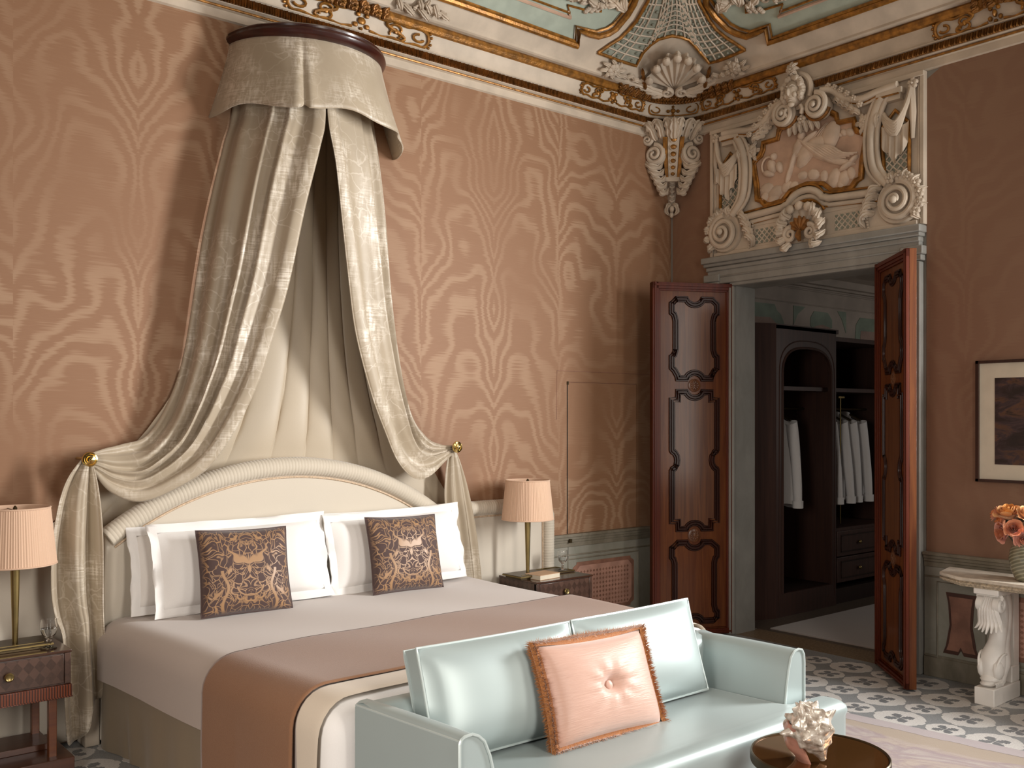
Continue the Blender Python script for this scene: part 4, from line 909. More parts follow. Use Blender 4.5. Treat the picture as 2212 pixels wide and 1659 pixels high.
def strip(g, a0, a1, off, mi=0, w0=.7):
    def fn(u, v): b = 3.70+.285*v; k = w0+(1-w0)*v; return ((a0+(a1-a0)*u)*k, b, fr(b, off)+.02*math.sin(PI*u)*(.4))
    g.grid(fn, 4, 12, mi, M=FC)
def slab(a0, a1, off, w0=.7):
    g = G()
    vs = []
    for i, b in enumerate(bz):
        k = w0+(1-w0)*i/11; c = fr(b, off); vs += [(a0*k, b, c), (a1*k, b, c), (a1*k, b, c-.05), (a0*k, b, c-.05)]
    fs = [(i*4+j, i*4+(j+1) % 4, i*4+4+(j+1) % 4, i*4+4+j) for i in range(11) for j in range(4)]+[(0, 1, 2, 3), (47, 46, 45, 44)]
    g.add(vs, fs, 0, False, FC); return g
for s in (-1, 1): obj('gilt_band', slab(s*.052, s*.088, .035), M_gold, co)
obj('front_strip', slab(-.048, .048, .03), M_plaster, co)
g = G(); g2 = G()
for i in range(6):
    b = 3.725+.047*i+.002*i*i*.3; r = .017+.0022*i; M_ = FC @ Matrix.Translation((0, b, fr(b, .032))); g.lathe([(r, 0), (r*.6, .007), (0, .009)], 12, 0, M=M_)
    g2.tube([((r+.005)*math.cos(a), (r+.005)*math.sin(a), .004) for a in np.linspace(0, 2*PI, 13)[:-1]], .004, 5, 0, True, M_)
obj('gilt_stud', g, M_gold, co); obj('guilloche', g2, M_plaster, co)
g = G()
for s in (-1, 1):
    M_ = FC @ Matrix.Translation((s*.145, 3.87, .24)) @ Matrix.Rotation(s*.45, 4, 'Y'); g.lathe([(.085, -.07), (.088, -.01), (.075, 0), (0, .0)], 20, 0, M=M_); g.spiral(.082, .012, 2.0, .022, .01, PI/2, s, M=M_ @ Matrix.Translation((0, 0, .01)), n=44, dome=.03)
    M_ = FC @ Matrix.Translation((s*.205, 3.99, .25)) @ Matrix.Rotation(s*.45, 4, 'Y'); g.spiral(.045, .008, 1.7, .016, .008, PI/2, s, M=M_, n=30, dome=.02); g.lathe([(.045, -.05), (.045, -.005), (0, -.002)], 16, 0, M=M_)
obj('volute', g, M_plaster, co)
for s in (-1, 1):
    g = G()
    for i in range(5): b = 3.83-.05*i; g.leaf([(s*(.225-.028*i), b, .20-.01*i), (s*(.19-.025*i), b-.05, .25-.012*i), (s*(.12-.015*i), b-.06, .24-.012*i), (s*(.085-.012*i), b-.02, .22-.015*i)], .036, (0, 0, 1), 3, .5, M=FC, n=12)
    for i in range(3): g.leaf([(s*(.03+.055*i), 3.985, .33-.03*i), (s*(.04+.07*i), 4.06, .40-.035*i), (s*(.055+.085*i), 4.11, .38-.035*i), (s*(.09+.09*i), 4.085, .36-.04*i)], .045, (0, 0, 1), 3, .45, M=FC, n=14)
    for i in range(4): g.leaf([(s*.21, 4.03, .24), (s*(.20+.01*i), 4.06+.015*i, .27), (s*(.235+.012*i), 4.05-.02*i, .25)], .026, (0, 0, 1), 3, .5, M=FC, n=10)
    stuff(obj('acanthus', g, M_plaster, co))
g = G()
g.leaf([(0, 3.98, .35), (0, 4.06, .42), (0, 4.12, .40)], .055, (0, 0, 1), 3, .4, M=FC)
for i in range(6): b = 3.66-.035*i; g.tube([(x*.02, b+.012*abs(x), fr(b, .012)) for x in np.linspace(-1, 1, 7)], .009, 6, 0, M=FC)
g.box((-.06, 3.665, .11), (.06, 3.70, .185), 0, FC)
for s in (-1, 1): g.leaf([(s*.01, 3.50, .07), (s*.035, 3.48, .10), (s*.045, 3.44, .075), (s*.02, 3.41, .05)], .025, (0, 0, 1), 2, .5, M=FC, n=10)
g.blob((0, 3.46, .08), (.022, .03, .022), 8, 0, FC); g.blob((0, 3.42, .045), (.02, .03, .02), 8, 0, FC)
stuff(obj('acanthus', g, M_plaster, co))
# ------------------------------------------------------------------ dressing room beyond the doorway
g = G(); g.box((.24, .13, 0), (4.4, .24, 3.4)); wb = struct(obj('wall_back', g, M_room2), 'pale wall of the dressing room with painted frieze')
g = G(); g.box((4.3, -3.2, 0), (4.4, .24, 3.4)); struct(obj('wall_far', g, M_room2))
g = G(); g.box((.24, -3.3, 0), (2.95, -3.2, 3.4)); g.box((4.25, -3.3, 0), (4.4, -3.2, 3.4)); g.box((2.95, -3.3, 0), (4.25, -3.2, 1.05)); g.box((2.95, -3.3, 2.95), (4.25, -3.2, 3.4)); struct(obj('wall_side', g, M_room2))  # opening added only to seat the dressing room fill lamp
g = G(); g.box((.24, -3.2, 3.12), (4.4, .24, 3.25)); struct(obj('ceiling_inner', g, M_room2))
for z, d in ((3.03, .05), (3.07, .08), (2.995, .03)):
    pass
g = G()
for z0, z1, d in ((3.02, 3.045, .05), (3.045, 3.12, .10), (2.985, 3.0, .02), (2.84, 2.85, .015)): g.box((.24, .13-d, z0), (4.3, .13, z1))
obj('dressing_cornice', g, M_room2, wb, bevel=.005)
FB = frame((0, .13, 0), (1, 0, 0), (0, 0, 1), (0, -1, 0))
g = G(); g.prism([(1.0, 2.4), (1.0, 2.80), (1.62, 2.81), (1.66, 2.75), (1.72, 2.72), (1.77, 2.64), (1.79, 2.4)], 0, .006, 0, FB)
g.prism([(1.93, 2.63), (1.93, 2.82), (2.13, 2.82), (2.0, 2.74)], 0, .006, 0, FB); g.prism([(2.22, 2.72), (2.28, 2.79), (2.52, 2.79), (2.60, 2.72), (2.60, 2.64), (2.45, 2.58), (2.3, 2.58), (2.22, 2.64)], 0, .006, 0, FB); g.prism([(2.70, 2.82), (2.86, 2.82), (2.86, 2.6), (2.78, 2.74)], 0, .006, 0, FB); g.prism([(3.03, 2.5), (3.05, 2.7), (3.13, 2.78), (4.2, 2.79), (4.2, 2.5)], 0, .006, 0, FB)
obj('painted_field', g, M_frieze, wb)
g = G(); g.prism([(1.0, 2.4), (1.0, 2.66), (1.55, 2.68), (1.68, 2.6), (1.7, 2.4)], .006, .009, 0, FB); g.prism([(2.15, 2.5), (2.2, 2.58), (2.3, 2.64), (2.42, 2.66), (2.55, 2.64), (2.68, 2.52)], .006, .009, 0, FB); g.prism([(3.12, 2.5), (3.14, 2.64), (4.2, 2.66), (4.2, 2.5)], .006, .009, 0, FB); obj('painted_field', g, M_frieze2, wb)
cl_ = thing('ceiling_rose', 'pale plaster ceiling rose with small dark fitting in the dressing room', 'ceiling rose', (2.75, -.55, 3.0))
g = G(); g.lathe([(.05, -.06), (.16, -.055), (.22, -.03), (.34, -.02), (.42, 0)], 32, 0, (2.75, -.55, 3.12)); obj('plaster_disc', g, M_room2, cl_)
g = G(); g.lathe([(.0, -.10), (.05, -.095), (.055, -.06)], 16, 0, (2.75, -.55, 3.12)); obj('fitting', g, M_black, cl_)
g = G(); g.box((.36, -1.70, .0006), (2.9, -.74, .012)); tag(obj('dressing_rug', g, M_rug2, bevel=.004), 'plain grey rug on the dressing room floor beyond the doorway', 'rug')
# wardrobe
wd = thing('wardrobe', 'dark open wardrobe with an arched bay seen through the doorway', 'wardrobe', (1.6, -.2, 0))
yf, yb = -.52, .115
g = G()
def archpanel():
    x0, x1, zt = .75, 1.66, 2.51; a0, a1, zs, cxx = .84, 1.585, .20, 1.2125; w_ = (a1-a0)/2
    pts = [(x0, .0), (x0, zt), (x1, zt), (x1, 0), (a1, 0.0), (a1, 2.08)]
    arc = [(cxx+w_*math.copysign(abs(math.cos(t))**.75, math.cos(t)), 2.08+.25*abs(math.sin(t))**.75) for t in np.linspace(.12, PI-.12, 15)]
    # front panel in quads: left stile, right stile, spandrel strips
    FW = frame((0, yf, 0), (1, 0, 0), (0, 0, 1), (0, -1, 0))
    for d0, d1 in ((-.03, 0),):
        g.box((x0, 0, d0), (a0, zt, d1), 0, FW); g.box((a1, 0, d0), (x1, zt, d1), 0, FW); g.box((a0, 0, d0), (a1, .2, d1), 0, FW)
        ar = [(a1, 2.08)]+arc+[(a0, 2.08)]
        for p, q in zip(ar, ar[1:]): g.prism([p, q, (q[0], zt), (p[0], zt)] if p[0]-q[0] > 1e-4 else [p, q, (q[0]+1e-3, zt), (p[0]+2e-3, zt)], d0, d1, 0, FW)
    return ar
ar = archpanel(); obj('arched_front', g, M_ward, wd)
g = G(); FW = frame((0, yf, 0), (1, 0, 0), (0, 0, 1), (0, -1, 0)); g.tube([(1.585, .2, 0)]+[(a, b, 0) for a, b in ar]+[(.84, .2, 0)], .012, 6, 0, M=FW); g.tube([(1.635, .1, 0)]+[(1.2125+(a-1.2125)*1.12, 2.09+(b-2.08)*1.2, 0) for a, b in ar]+[(.79, .1, 0)], .006, 6, 0, M=FW); obj('arch_moulding', g, M_ward, wd)
g = G(); g.box((.75, yf+.03, 0), (.79, yb, 2.5)); g.box((1.62, yf+.03, 0), (1.66, yb, 2.5)); g.box((.75, yb-.02, 0), (2.75, yb, 2.45)); g.box((.75, yf, 2.48), (1.7, yb, 2.52)); g.box((2.7, yf+.03, 0), (2.75, yb, 2.45)); g.box((1.66, yf+.03, 2.42), (2.75, yb, 2.46))
g.add([(.75, yf, 0), (.45, yf+.10, 0), (.45, yb, 0), (.75, yb, 0), (.75, yf, 2.52), (.45, yf+.10, 2.52), (.45, yb, 2.52), (.75, yb, 2.52)], [(0, 4, 5, 1), (1, 5, 6, 2), (4, 7, 6, 5)], 0, False)
obj('carcass', g, M_ward, wd)
g = G(); g.box((.79, yf+.03, .14), (1.62, yb-.02, .2)); g.box((1.66, yf+.03, .0), (2.7, yb-.02, .14)); obj('bottom_board', g, M_wardin, wd)
for x0, x1, z in ((.79, 1.62, 1.955), (1.66, 2.7, 1.955)):
    g = G(); g.box((x0, yf+.06, z), (x1, yb-.02, z+.035)); obj('shelf', g, M_ward, wd)
    g = G(); g.tube([(x0, -.2, 1.80), (x1, -.2, 1.80)], .011, 8); obj('hanging_rail', g, M_darkbrass, wd)
g = G(); g.tube([(1.92, yf+.12, 1.92), (1.92, yf+.12, .72)], .007, 8); g.box((1.86, yf+.10, 1.9), (1.96, yf+.14, 1.915)); obj('upright_rail', g, M_brass, wd)
g = G(); g.tube([(.96, yf+.15, 1.95), (.965, yf+.15, 1.85)], .012, 8); obj('valet_hook', g, M_brass, wd)
for z0, z1 in ((.2, .43), (.44, .67)):
    g = G(); g.box((1.68, yf-.0, z0), (2.68, yf+.04, z1)); dw = obj('drawer', g, M_ward, wd, bevel=.004)
    g = G(); g.tube([(1.74, yf-.003, z0+.04), (2.62, yf-.003, z0+.04), (2.62, yf-.003, z1-.04), (1.74, yf-.003, z1-.04)], .006, 6, 0, True); obj('drawer_moulding', g, M_wardin, dw)
    g = G(); g.blob((2.03, yf-.02, (z0+z1)/2), .018, 10); obj('knob', g, M_brass, dw)
g = G(); g.box((1.66, yf+.02, .67), (2.7, yb-.02, .70)); obj('drawer_top', g, M_ward, wd)
# shirts
def shirt(x, y, label, k=0, sleeve=1.0):
    t = thing('shirt', label, 'shirt', (x, y, .93), 'white shirts in the wardrobe')
    z0 = 1.72
    def body(u, v):
        a = 2*PI*u; z = z0-.79*v; w_ = .20*(min(1, v/.10))**.5*(1+.06*v) if v < .10 else .20*(1+.06*v); w_ = max(w_, .055); d = (.045 if v < .08 else .06)*(1+.25*math.sin(3*a+k)*v); d = .03+.03*min(1, v*8)
        zz = z+.02*math.sin(a*2+k)*v
        return (x+d*math.sin(a)*(1+.25*math.sin(5*a+k)*min(1, v*2)), y+w_*math.cos(a), zz)
    g = G(); g.grid(body, 28, 18, cu=True); obj('shirt_body', g, M_shirt, t)
    for s in (-1, 1):
        def sl(u, v):
            a = 2*PI*u; p0 = Vector((x, y+s*.175, z0-.045)); p1 = Vector((x-.01, y+s*.245, z0-.40)); p2 = Vector((x-.02, y+s*(.262+.012*k), z0-.75))
            c = p0*(1-v)**2+2*p1*v*(1-v)+p2*v*v; r = .062-.022*v; return (c.x+r*.7*math.sin(a)*(1+.12*math.sin(9*v+k)), c.y+r*math.cos(a)*.95, c.z+.02*math.sin(a))
        g = G(); g.grid(sl, 14, 14, cu=True); sv = obj('sleeve', g, M_shirt, t)
        g = G(); c = sl(0, 1); g.lathe([(.043, 0), (.047, .0), (.046, -.065), (.042, -.065)], 14, 0, (x-.02, y+s*(.262+.012*k), z0-.74), Matrix.Identity(4), None, False, False); obj('cuff', g, M_shirt, sv)
    g = G()
    def colr(u, v): a = -PI*.85+1.7*PI*u; r = .052+.014*v; return (x-r*.8*math.cos(a)*.7, y+r*math.sin(a)*1.1, z0+.045-.06*v+.015*math.cos(a))
    g.grid(colr, 16, 4); g.add([(x-.05, y+.005, z0+.03), (x-.075, y+.05, z0-.07), (x-.055, y+.065, z0+.005)], [(0, 1, 2)]); g.add([(x-.05, y-.005, z0+.03), (x-.075, y-.05, z0-.07), (x-.055, y-.065, z0+.005)], [(0, 2, 1)]); obj('collar', g, M_shirt, t)
    g = G(); g.tube([(x, y-.17, z0-.03), (x, y-.05, z0+.03), (x, y, z0+.05), (x, y+.05, z0+.03), (x, y+.17, z0-.03)], .012, 6); g.tube([(x, y, z0+.04), (x, y, z0+.06), (x, y+.016, z0+.075), (x, y+.014, z0+.096), (x, y-.004, z0+.102), (x, y-.016, z0+.09)], .0035, 6); obj('hanger', g, M_darkbrass, t)
    return t
shirt(1.17, -.2, 'white shirt hanging alone in the arched wardrobe bay', 0)
shirt(1.80, -.2, 'white shirt hanging first in the right hand wardrobe bay', 1)
shirt(1.98, -.2, 'white shirt hanging second in the right hand wardrobe bay', 2)
shirt(2.14, -.2, 'white shirt hanging third in the right hand wardrobe bay', 0)
shirt(2.31, -.2, 'white shirt hanging last in the right hand wardrobe bay, nearest the door leaf', 1)
# ------------------------------------------------------------------ bed
ZB = .655; BX0, BX1, BY0, BY1 = -4.645, -2.255, -2.375, -.20
SHB = .085
def drape(p, q, *a):
    x, y, z = drape0(p, q, *a); return (x+shf(x)*(BY1-y), y, z)
def shf(x): return SHB*min(1, max(0, (BX1-x)/(BX1-BX0)))
def drape0(p, q, off=0.0, R=.125, x0=BX0, x1=BX1, y0=BY0, y1=BY1, z=ZB):
    ix0, ix1, iy0 = x0+R, x1-R, y0+R
    cx_, cy = min(max(p, ix0), ix1), max(q, iy0)
    dx, dy = p-cx_, q-cy; d = math.hypot(dx, dy); Ro = R+off
    crown = .012*(1-((p-(x0+x1)/2)/((x1-x0)/2))**2) if d == 0 else 0
    if d < 1e-9: return (p, q, z+off+max(0, crown))
    n = (dx/d, dy/d); L = R*PI/2
    if d < L: a = d/R; return (cx_+n[0]*Ro*math.sin(a), cy+n[1]*Ro*math.sin(a), z-R+Ro*math.cos(a))
    return (cx_+n[0]*Ro, cy+n[1]*Ro, z-R-(d-L))
def sheet(pa, pb, qa, qb, off, nu, nv, wob=0.0, ph=0.0, R=.125):
    def fn(u, v):
        p = pa(v)+(pb(v)-pa(v))*u if callable(pa) else pa+(pb-pa)*u; q = qa(u)+(qb(u)-qa(u))*v if callable(qa) else qa+(qb-qa)*v
        x, y, z = drape(p, q, off, R)
        if wob:
            k = wob*math.sin(9*q+3*math.sin(2.2*q)+ph); e = min(1, max(0, (ZB-.05-z)/.3))
            if p < BX0+.1: x -= abs(k)*e*1.5
            if p > BX1-.1: x += abs(k)*e*1.5
            z += .003*math.sin(7*p+5*q)*(1-e)
        return (x, y, z)
    g = G(); g.grid(fn, nu, nv, flip=False); return g
bed = thing('bed', 'wide double bed with arched cream upholstered headboard under the canopy', 'bed', ((BX0+BX1)/2, -1.2, 0))
g = sheet(BX0-.235, BX1+.235, BY0-.235, BY1, -.012, 70, 50); obj('mattress', g, M_white, bed, ang=70)
g = G(); g.box((BX0+.08, BY0+.08, .12), (BX1-.08, BY1, .55)); g.v = [(x+shf(x)*(BY1-y), y, z) for x, y, z in g.v]; obj('bed_base', g, M_skirt, bed)
def skirt(u, v):
    per = [(BX0+.03, BY1), (BX0+.03, BY0+.05), (BX1-.05, BY0+.05), (BX1-.05, BY1)]; Ls = [abs(BY1-BY0)-.05, BX1-BX0-.08, abs(BY1-BY0)-.05]; d = u*sum(Ls); k = 0
    while k < 2 and d > Ls[k]: d -= Ls[k]; k += 1
    a, b = per[k], per[k+1]; t = d/Ls[k]; nn = ((0, -1, 0)[k]*1.0, 0)
    w_ = .010*math.sin(u*150)+.006*math.sin(u*61+1); ox_, oy_ = ((-1, 0), (0, -1), (1, 0))[k]; z = .37-.37*v
    if k == 0: w_ += -.025*math.exp(-((d-.30)/.03)**2)*v
    return (a[0]+(b[0]-a[0])*t+ox_*(w_*v+.01)+shf(a[0]+(b[0]-a[0])*t)*(BY1-(a[1]+(b[1]-a[1])*t)), a[1]+(b[1]-a[1])*t+oy_*(w_*v+.01), z+.002)
g = G(); g.grid(skirt, 260, 6); obj('bed_skirt', g, M_skirt, bed, ang=70)
HX, HR, HZ = -3.55, 1.80, -.324
def harc(r, n, a=None):
    x0 = 1.072; th0 = math.asin(x0/HR); return [(HX+r*math.sin(t), HZ+r*math.cos(t)) for t in np.linspace(-th0, th0, n)]
hb = harc(HR-.04, 40)
g = G(); FNB = frame((0, 0, 0), (1, 0, 0), (0, 0, 1), (0, -1, 0))
g.prism([(-4.625, .02)]+[(a, b) for a, b in hb]+[(-2.475, .02)], .03, .165, 0, FNB); hbo = obj('headboard', g, M_headb, bed, bevel=.012, seg=3)
def ruched(path, r, y, n, name, parent, M_=None, pitch=.02, flatk=.75):
    P_ = crom([(a, y, b) for a, b in path], n); s = 0; rs = []
    for i, p in enumerate(P_):
        if i: s += (P_[i]-P_[i-1]).length
        ph = (s/pitch) % 1; rs.append(r*(.965+.04*math.sin(PI*ph)**.6+.008*math.sin(s*7)))
    g = G(); g.tube(P_, rs, 12, 0, flat=(0, -1, 0)); return obj(name, g, M_ruche, parent, ang=60)
arcb = harc(HR-.056, 60); ruched([(-4.60, .98)]+arcb[1:-1]+[(-2.50, .98)] if False else arcb, .056, -.152, 900, 'ruched_border', hbo)
g = G(); pp = harc(HR-.118, 80); g.tube([(a, -.168, b) for a, b in pp], .0065, 6); obj('piping', g, M_pipe, hbo)
for s, xo, xe in ((1, -2.46, -1.375), (-1, -4.64, -5.9)):
    sg = 1 if s > 0 else -1
    po = [(xo, .02), (xo, 1.10)]+[(xe-sg*(.13-.10*math.sin(a)), 1.10-.13*(1-math.cos(a))) for a in np.linspace(0, PI/2, 8)]+[(xe-sg*.03, .02)]
    g = G(); g.prism(po, .012, .062, 0, FNB); wg = obj('headboard_wing', g, M_headb, bed, bevel=.01)
    pth = [(xo, 1.078)]+[(xo+(xe-sg*.17-xo)*i/4, 1.078) for i in range(1, 5)]+[(xe-sg*(.17-.115*math.sin(a)), 1.078-.115*(1-math.cos(a))) for a in np.linspace(.3, PI/2, 6)]+[(xe-sg*.055, .7), (xe-sg*.055, .3), (xe-sg*.055, .06)]
    ruched(pth, .052, -.05, 620, 'ruched_border', wg)
    pth = [(xo, 1.018), (xe-sg*.2, 1.018)]+[(xe-sg*(.2-.085*math.sin(a)), 1.018-.085*(1-math.cos(a))) for a in np.linspace(.3, PI/2, 6)]+[(xe-sg*.115, .7), (xe-sg*.115, .06)]
    g = G(); g.tube([tuple(q) for q in crom([(a, -.066, b) for a, b in pth], 60)], .006, 6); obj('piping', g, M_pipe, wg)
g = G(); g.box((-4.70, -.165, 0), (-4.625, -.02, .9)); obj('headboard_post', g, M_cream, bed, bevel=.006)
# coverlet, throw
g = sheet(lambda v: BX0-.248+.004*math.sin(9*v), lambda v: BX1+.25, BY1, -2.13, .004, 90, 60, .0012); tag(obj('coverlet', g, M_spread, ang=70), 'smooth greige coverlet over the whole bed', 'bedspread')
g = sheet(lambda v: BX0-.38, lambda v: BX1+.35, lambda u: -2.09-.055*(2*u-1)**2, lambda u: -2.245-.03*abs(2*u-1)-.10*max(0, .25-u), .010, 90, 10, .003); tag(obj('bed_binding', g, M_cream, ang=70), 'cream folded top sheet band between brown throw and sofa', 'sheet')
def thq(u): return -1.345-.07*max(0, (.32-u)/.32)-.02*math.sin(5*u)
g = sheet(lambda v: BX0-.56, lambda v: BX1+.50, thq, lambda u: -2.11-.05*max(0, .3-u), .016, 120, 40, .010, 1.0); th = obj('throw_blanket', g, M_throw, ang=70); tag(th, 'brown mohair throw laid across the foot of the bed', 'blanket')
m_ = th.modifiers.new('solid', 'SOLIDIFY'); m_.thickness = .008; m_.offset = -1
# pillows and cushions
def set_uv(o, w_, h_):
    me = o.data; ul = me.uv_layers.new(name='UVMap'); co_ = [v for v in o['_loc']]
    del o['_loc']
    for lp in me.loops: ul.data[lp.index].uv = co_[lp.vertex_index]
def cushion(w_, h_, t, M, n=24, pinch=.05, puff=.42, ex=2.6, seed=0, dent=None, sag=0.0):
    g = G(); uv = []
    r_ = np.random.default_rng(seed); ph = r_.uniform(0, 6, 6)
    for side in (1, -1):
        def fn(a, b):
            u, v = 2*a-1, 2*b-1
            x = w_/2*u*(1-pinch*(1-v*v)); y = h_/2*(1+v*(1-pinch*(1-u*u))-sag*(1-u*u)*(v+1)/2*.5)
            pr = max(0, (1-abs(u)**ex)*(1-abs(v)**ex))**puff
            z = t/2*pr*(1+.05*math.sin(3*u+ph[0])*math.sin(2.5*v+ph[1]))
            if dent and side > 0: d = math.hypot(u, v); z -= t*.30*math.exp(-(d/.16)**2); z += .004*math.sin(9*math.atan2(v, u)+ph[2])*math.exp(-((d-.32)/.18)**2)
            return (x, y, side*z)
        g.grid(fn, n, n, flip=side < 0)
        uv += [(i/n, j/n) for i in range(n+1) for j in range(n+1)]
    g.v = [tuple(M @ Vector(p)) for p in g.v]; g.uv = uv; return g
def border(w_, h_, pinch, M, n=18, k=1.0, z=0.0):
    p = []
    for a, b in [(i/n*2-1, -1) for i in range(n)]+[(1, i/n*2-1) for i in range(n)]+[(1-i/n*2, 1) for i in range(n)]+[(-1, 1-i/n*2) for i in range(n)]:
        p.append(M @ Vector((w_/2*a*(1-pinch*(1-b*b))*k, h_/2*(1+b*(1-pinch*(1-a*a))*k), z)))
    return p
def put_uv(o, uv):
    ul = o.data.uv_layers.new(name='UVMap')
    for lp in o.data.loops: ul.data[lp.index].uv = uv[lp.vertex_index]
def place(loc, tilt, yaw=0.0, roll=0.0):   # local x right, y up, z towards the viewer side (-Y), leaning back by tilt
    return Matrix.Translation(loc) @ Matrix.Rotation(yaw, 4, 'Z') @ Matrix.Rotation(PI/2-tilt, 4, 'X') @ Matrix.Rotation(roll, 4, 'Z')
def pillow(loc, tilt, label, w_=1.0, h_=.50, yaw=0., roll=0., seed=1, mat_=None):
    M = place(loc, tilt, yaw, roll); fl = .045
    g = cushion(w_-2*fl, h_-2*fl, .15, M @ Matrix.Translation((0, fl, .0)), 26, .03, .5, 2.4, seed)
    o = obj('pillow', g, mat_ or M_white, ang=80); tag(o, label, 'pillow', 'bed pillows')
    g = G(); n = 20; ph = seed*1.7
    A = border(w_-2*fl, h_-2*fl, .03, Matrix.Translation((0, fl, 0)), n, .985); B = border(w_, h_, .03, Matrix.Identity(4), n, 1.)
    L = len(A); vs = []
    for i in range(L):
        for k in range(4):
            t = k/3; p = A[i]*(1-t)+B[i]*t; wv = .012*t*math.sin(i*.55+ph)+.007*t*math.sin(i*1.3+ph*2)
            vs += [tuple(M @ Vector((p.x, max(p.y, .004), p.z+wv+.004))), tuple(M @ Vector((p.x, max(p.y, .004), p.z+wv-.004)))]
    fs = []
    for i in range(L):
        a, b = i*8, ((i+1) % L)*8
        for k in range(3): fs += [(a+2*k, b+2*k, b+2*k+2, a+2*k+2), (a+2*k+1, a+2*k+3, b+2*k+3, b+2*k+1)]
        fs.append((a+6, b+6, b+7, a+7))
    g.add(vs, fs); obj('flange', g, M_white, o, ang=80); return o
pillow((-4.02, -.285, ZB+.012), .17, 'white flanged pillow at the far left, behind the other pillow', .98, .47, .0, .0, 1, M_grey_linen)
pillow((-2.90, -.275, ZB+.012), .15, 'white flanged pillow behind the right hand pillow, only its top edge showing', .98, .47, .0, 0, 5)
pillow((-3.92, -.42, ZB+.012), .25, 'white flanged pillow behind the left damask cushion', 1.02, .50, -.02, .01, 2)
pillow((-2.92, -.41, ZB+.012), .22, 'bright white flanged pillow behind the right damask cushion', 1.0, .49, .02, .02, 3)
def damask_cushion(loc, tilt, yaw, roll, label, seed):
    M = place(loc, tilt, yaw, roll); g = cushion(.49, .46, .16, M, 28, .045, .45, 2.6, seed)
    o = obj('damask_cushion', g, M_damask, ang=80); put_uv(o, g.uv); tag(o, label, 'cushion', 'damask cushions on the bed')
    g = G(); g.tube(border(.49, .46, .045, M), .004, 6, 0, True); obj('piping', g, M_damask, o); return o
damask_cushion((-4.0, -.585, ZB+.012), .28, -.10, -.012, 'brown and bronze damask cushion on the left half of the bed', 11)
damask_cushion((-2.98, -.57, ZB+.012), .26, -.02, -.02, 'brown and bronze damask cushion on the right half of the bed', 12)
# ------------------------------------------------------------------ canopy with its hangings
cn = thing('bed_canopy', 'half round mahogany crown with champagne curtains over the bed', 'canopy', (-3.38, 0, 3.9))
g = G(); CXN = -3.38
prf = [(.40, 3.885), (.46, 3.885), (.478, 3.892), (.492, 3.905), (.500, 3.922), (.498, 3.935), (.486, 3.942), (.49, 3.952), (.478, 3.962), (.40, 3.962), (.40, 3.885)]
g.grid(lambda u, v: (CXN+prf[int(round(v*10))][0]*math.cos(PI+PI*u), prf[int(round(v*10))][0]*math.sin(PI+PI*u), prf[int(round(v*10))][1]), 60, 10, smooth=False)
g.prism([(CXN+.42*math.cos(PI+PI*i/30), .42*math.sin(PI+PI*i/30)) for i in range(31)], 3.93, 3.955); obj('crown', g, M_crown, cn, ang=30)
def val(u, v):
    a = PI+PI*u; r = .474+(.60-.474)*v**1.2
    pl = math.exp(-((a-4.25)/.03)**2); r += v**1.5*(.020*math.sin(6.2*a+.9)+.010*math.sin(11*a))-.035*v*pl+.010*v*math.exp(-((a-4.18)/.05)**2)+.010*v*math.exp(-((a-4.32)/.05)**2)
    z = 3.905-.44*v-.022*v**2*math.sin(6.2*a+.9)+.03*v*pl-.04*v*max(0, math.cos(a-2*PI+.3))**6
    return (CXN+.02*v+r*math.cos(a), min(-.004, r*.93*math.sin(a)), z)
g = G(); g.grid(val, 180, 16); o = obj('valance', g, M_brocade, cn, ang=80)
m_ = o.modifiers.new('solid', 'SOLIDIFY'); m_.thickness = .006
g = G(); g.tube([val(i/120, 1) for i in range(121)], .004, 5); obj('hem', g, M_brocade, o)
TOCAM = Vector((-.6, -.78, .12))
def drape_curtain(O, I, nt, nu, bulge, nf, amp, ph, name, skew=.0, sharp=.0):
    Oc, Ic = crom(O, nt), crom(I, nt); V = []
    for i in range(nt+1):
        t = i/nt; T = (Oc[min(i+1, nt)]+Ic[min(i+1, nt)]-Oc[max(i-1, 0)]-Ic[max(i-1, 0)]).normalized(); ch = Ic[i]-Oc[i]
        n = T.cross(ch.normalized()); n = n.normalized()
        if n.dot(TOCAM) < 0: n = -n
        A = amp(t); Bg = bulge(t); row = []
        for j in range(nu+1):
            u = j/nu
            ph2 = 2*PI*(nf*(u+.045*math.sin(2*PI*u*1.5+ph))+.16*math.sin(3*t+ph+4*u)); f = math.sin(ph2)+.35*math.sin(2.3*ph2+ph)*.6
            f = math.copysign(abs(f)**.8, f)
            row.append(Oc[i]+ch*u+n*(Bg*math.sin(PI*u)**.8+A*f*(.35+.65*math.sin(PI*min(1, max(0, u*.94+.03)))))+ch*(.012*math.cos(ph2)))
        V.append(row)
    g = G(); vs = [tuple(p) for r_ in V for p in r_]; k = nu+1
    g.add(vs, [(i*k+j, i*k+j+1, (i+1)*k+j+1, (i+1)*k+j) for i in range(nt) for j in range(nu)])
    o = obj(name, g, M_brocade, cn, ang=80); m_ = o.modifiers.new('solid', 'SOLIDIFY'); m_.thickness = .005
    g = G(); g.tube([tuple(V[i][nu]) for i in range(nt+1)], .005, 5); obj('edge_trim', g, M_brocade, o); return o
OL = [(-3.80, -.012, 3.86), (-3.85, -.013, 3.45), (-3.895, -.013, 3.28), (-4.01, -.014, 2.763), (-4.12, -.016, 2.08), (-4.22, -.03, 1.79), (-4.36, -.09, 1.61), (-4.50, -.11, 1.565), (-4.60, -.15, 1.545), (-4.69, -.17, 1.515)]
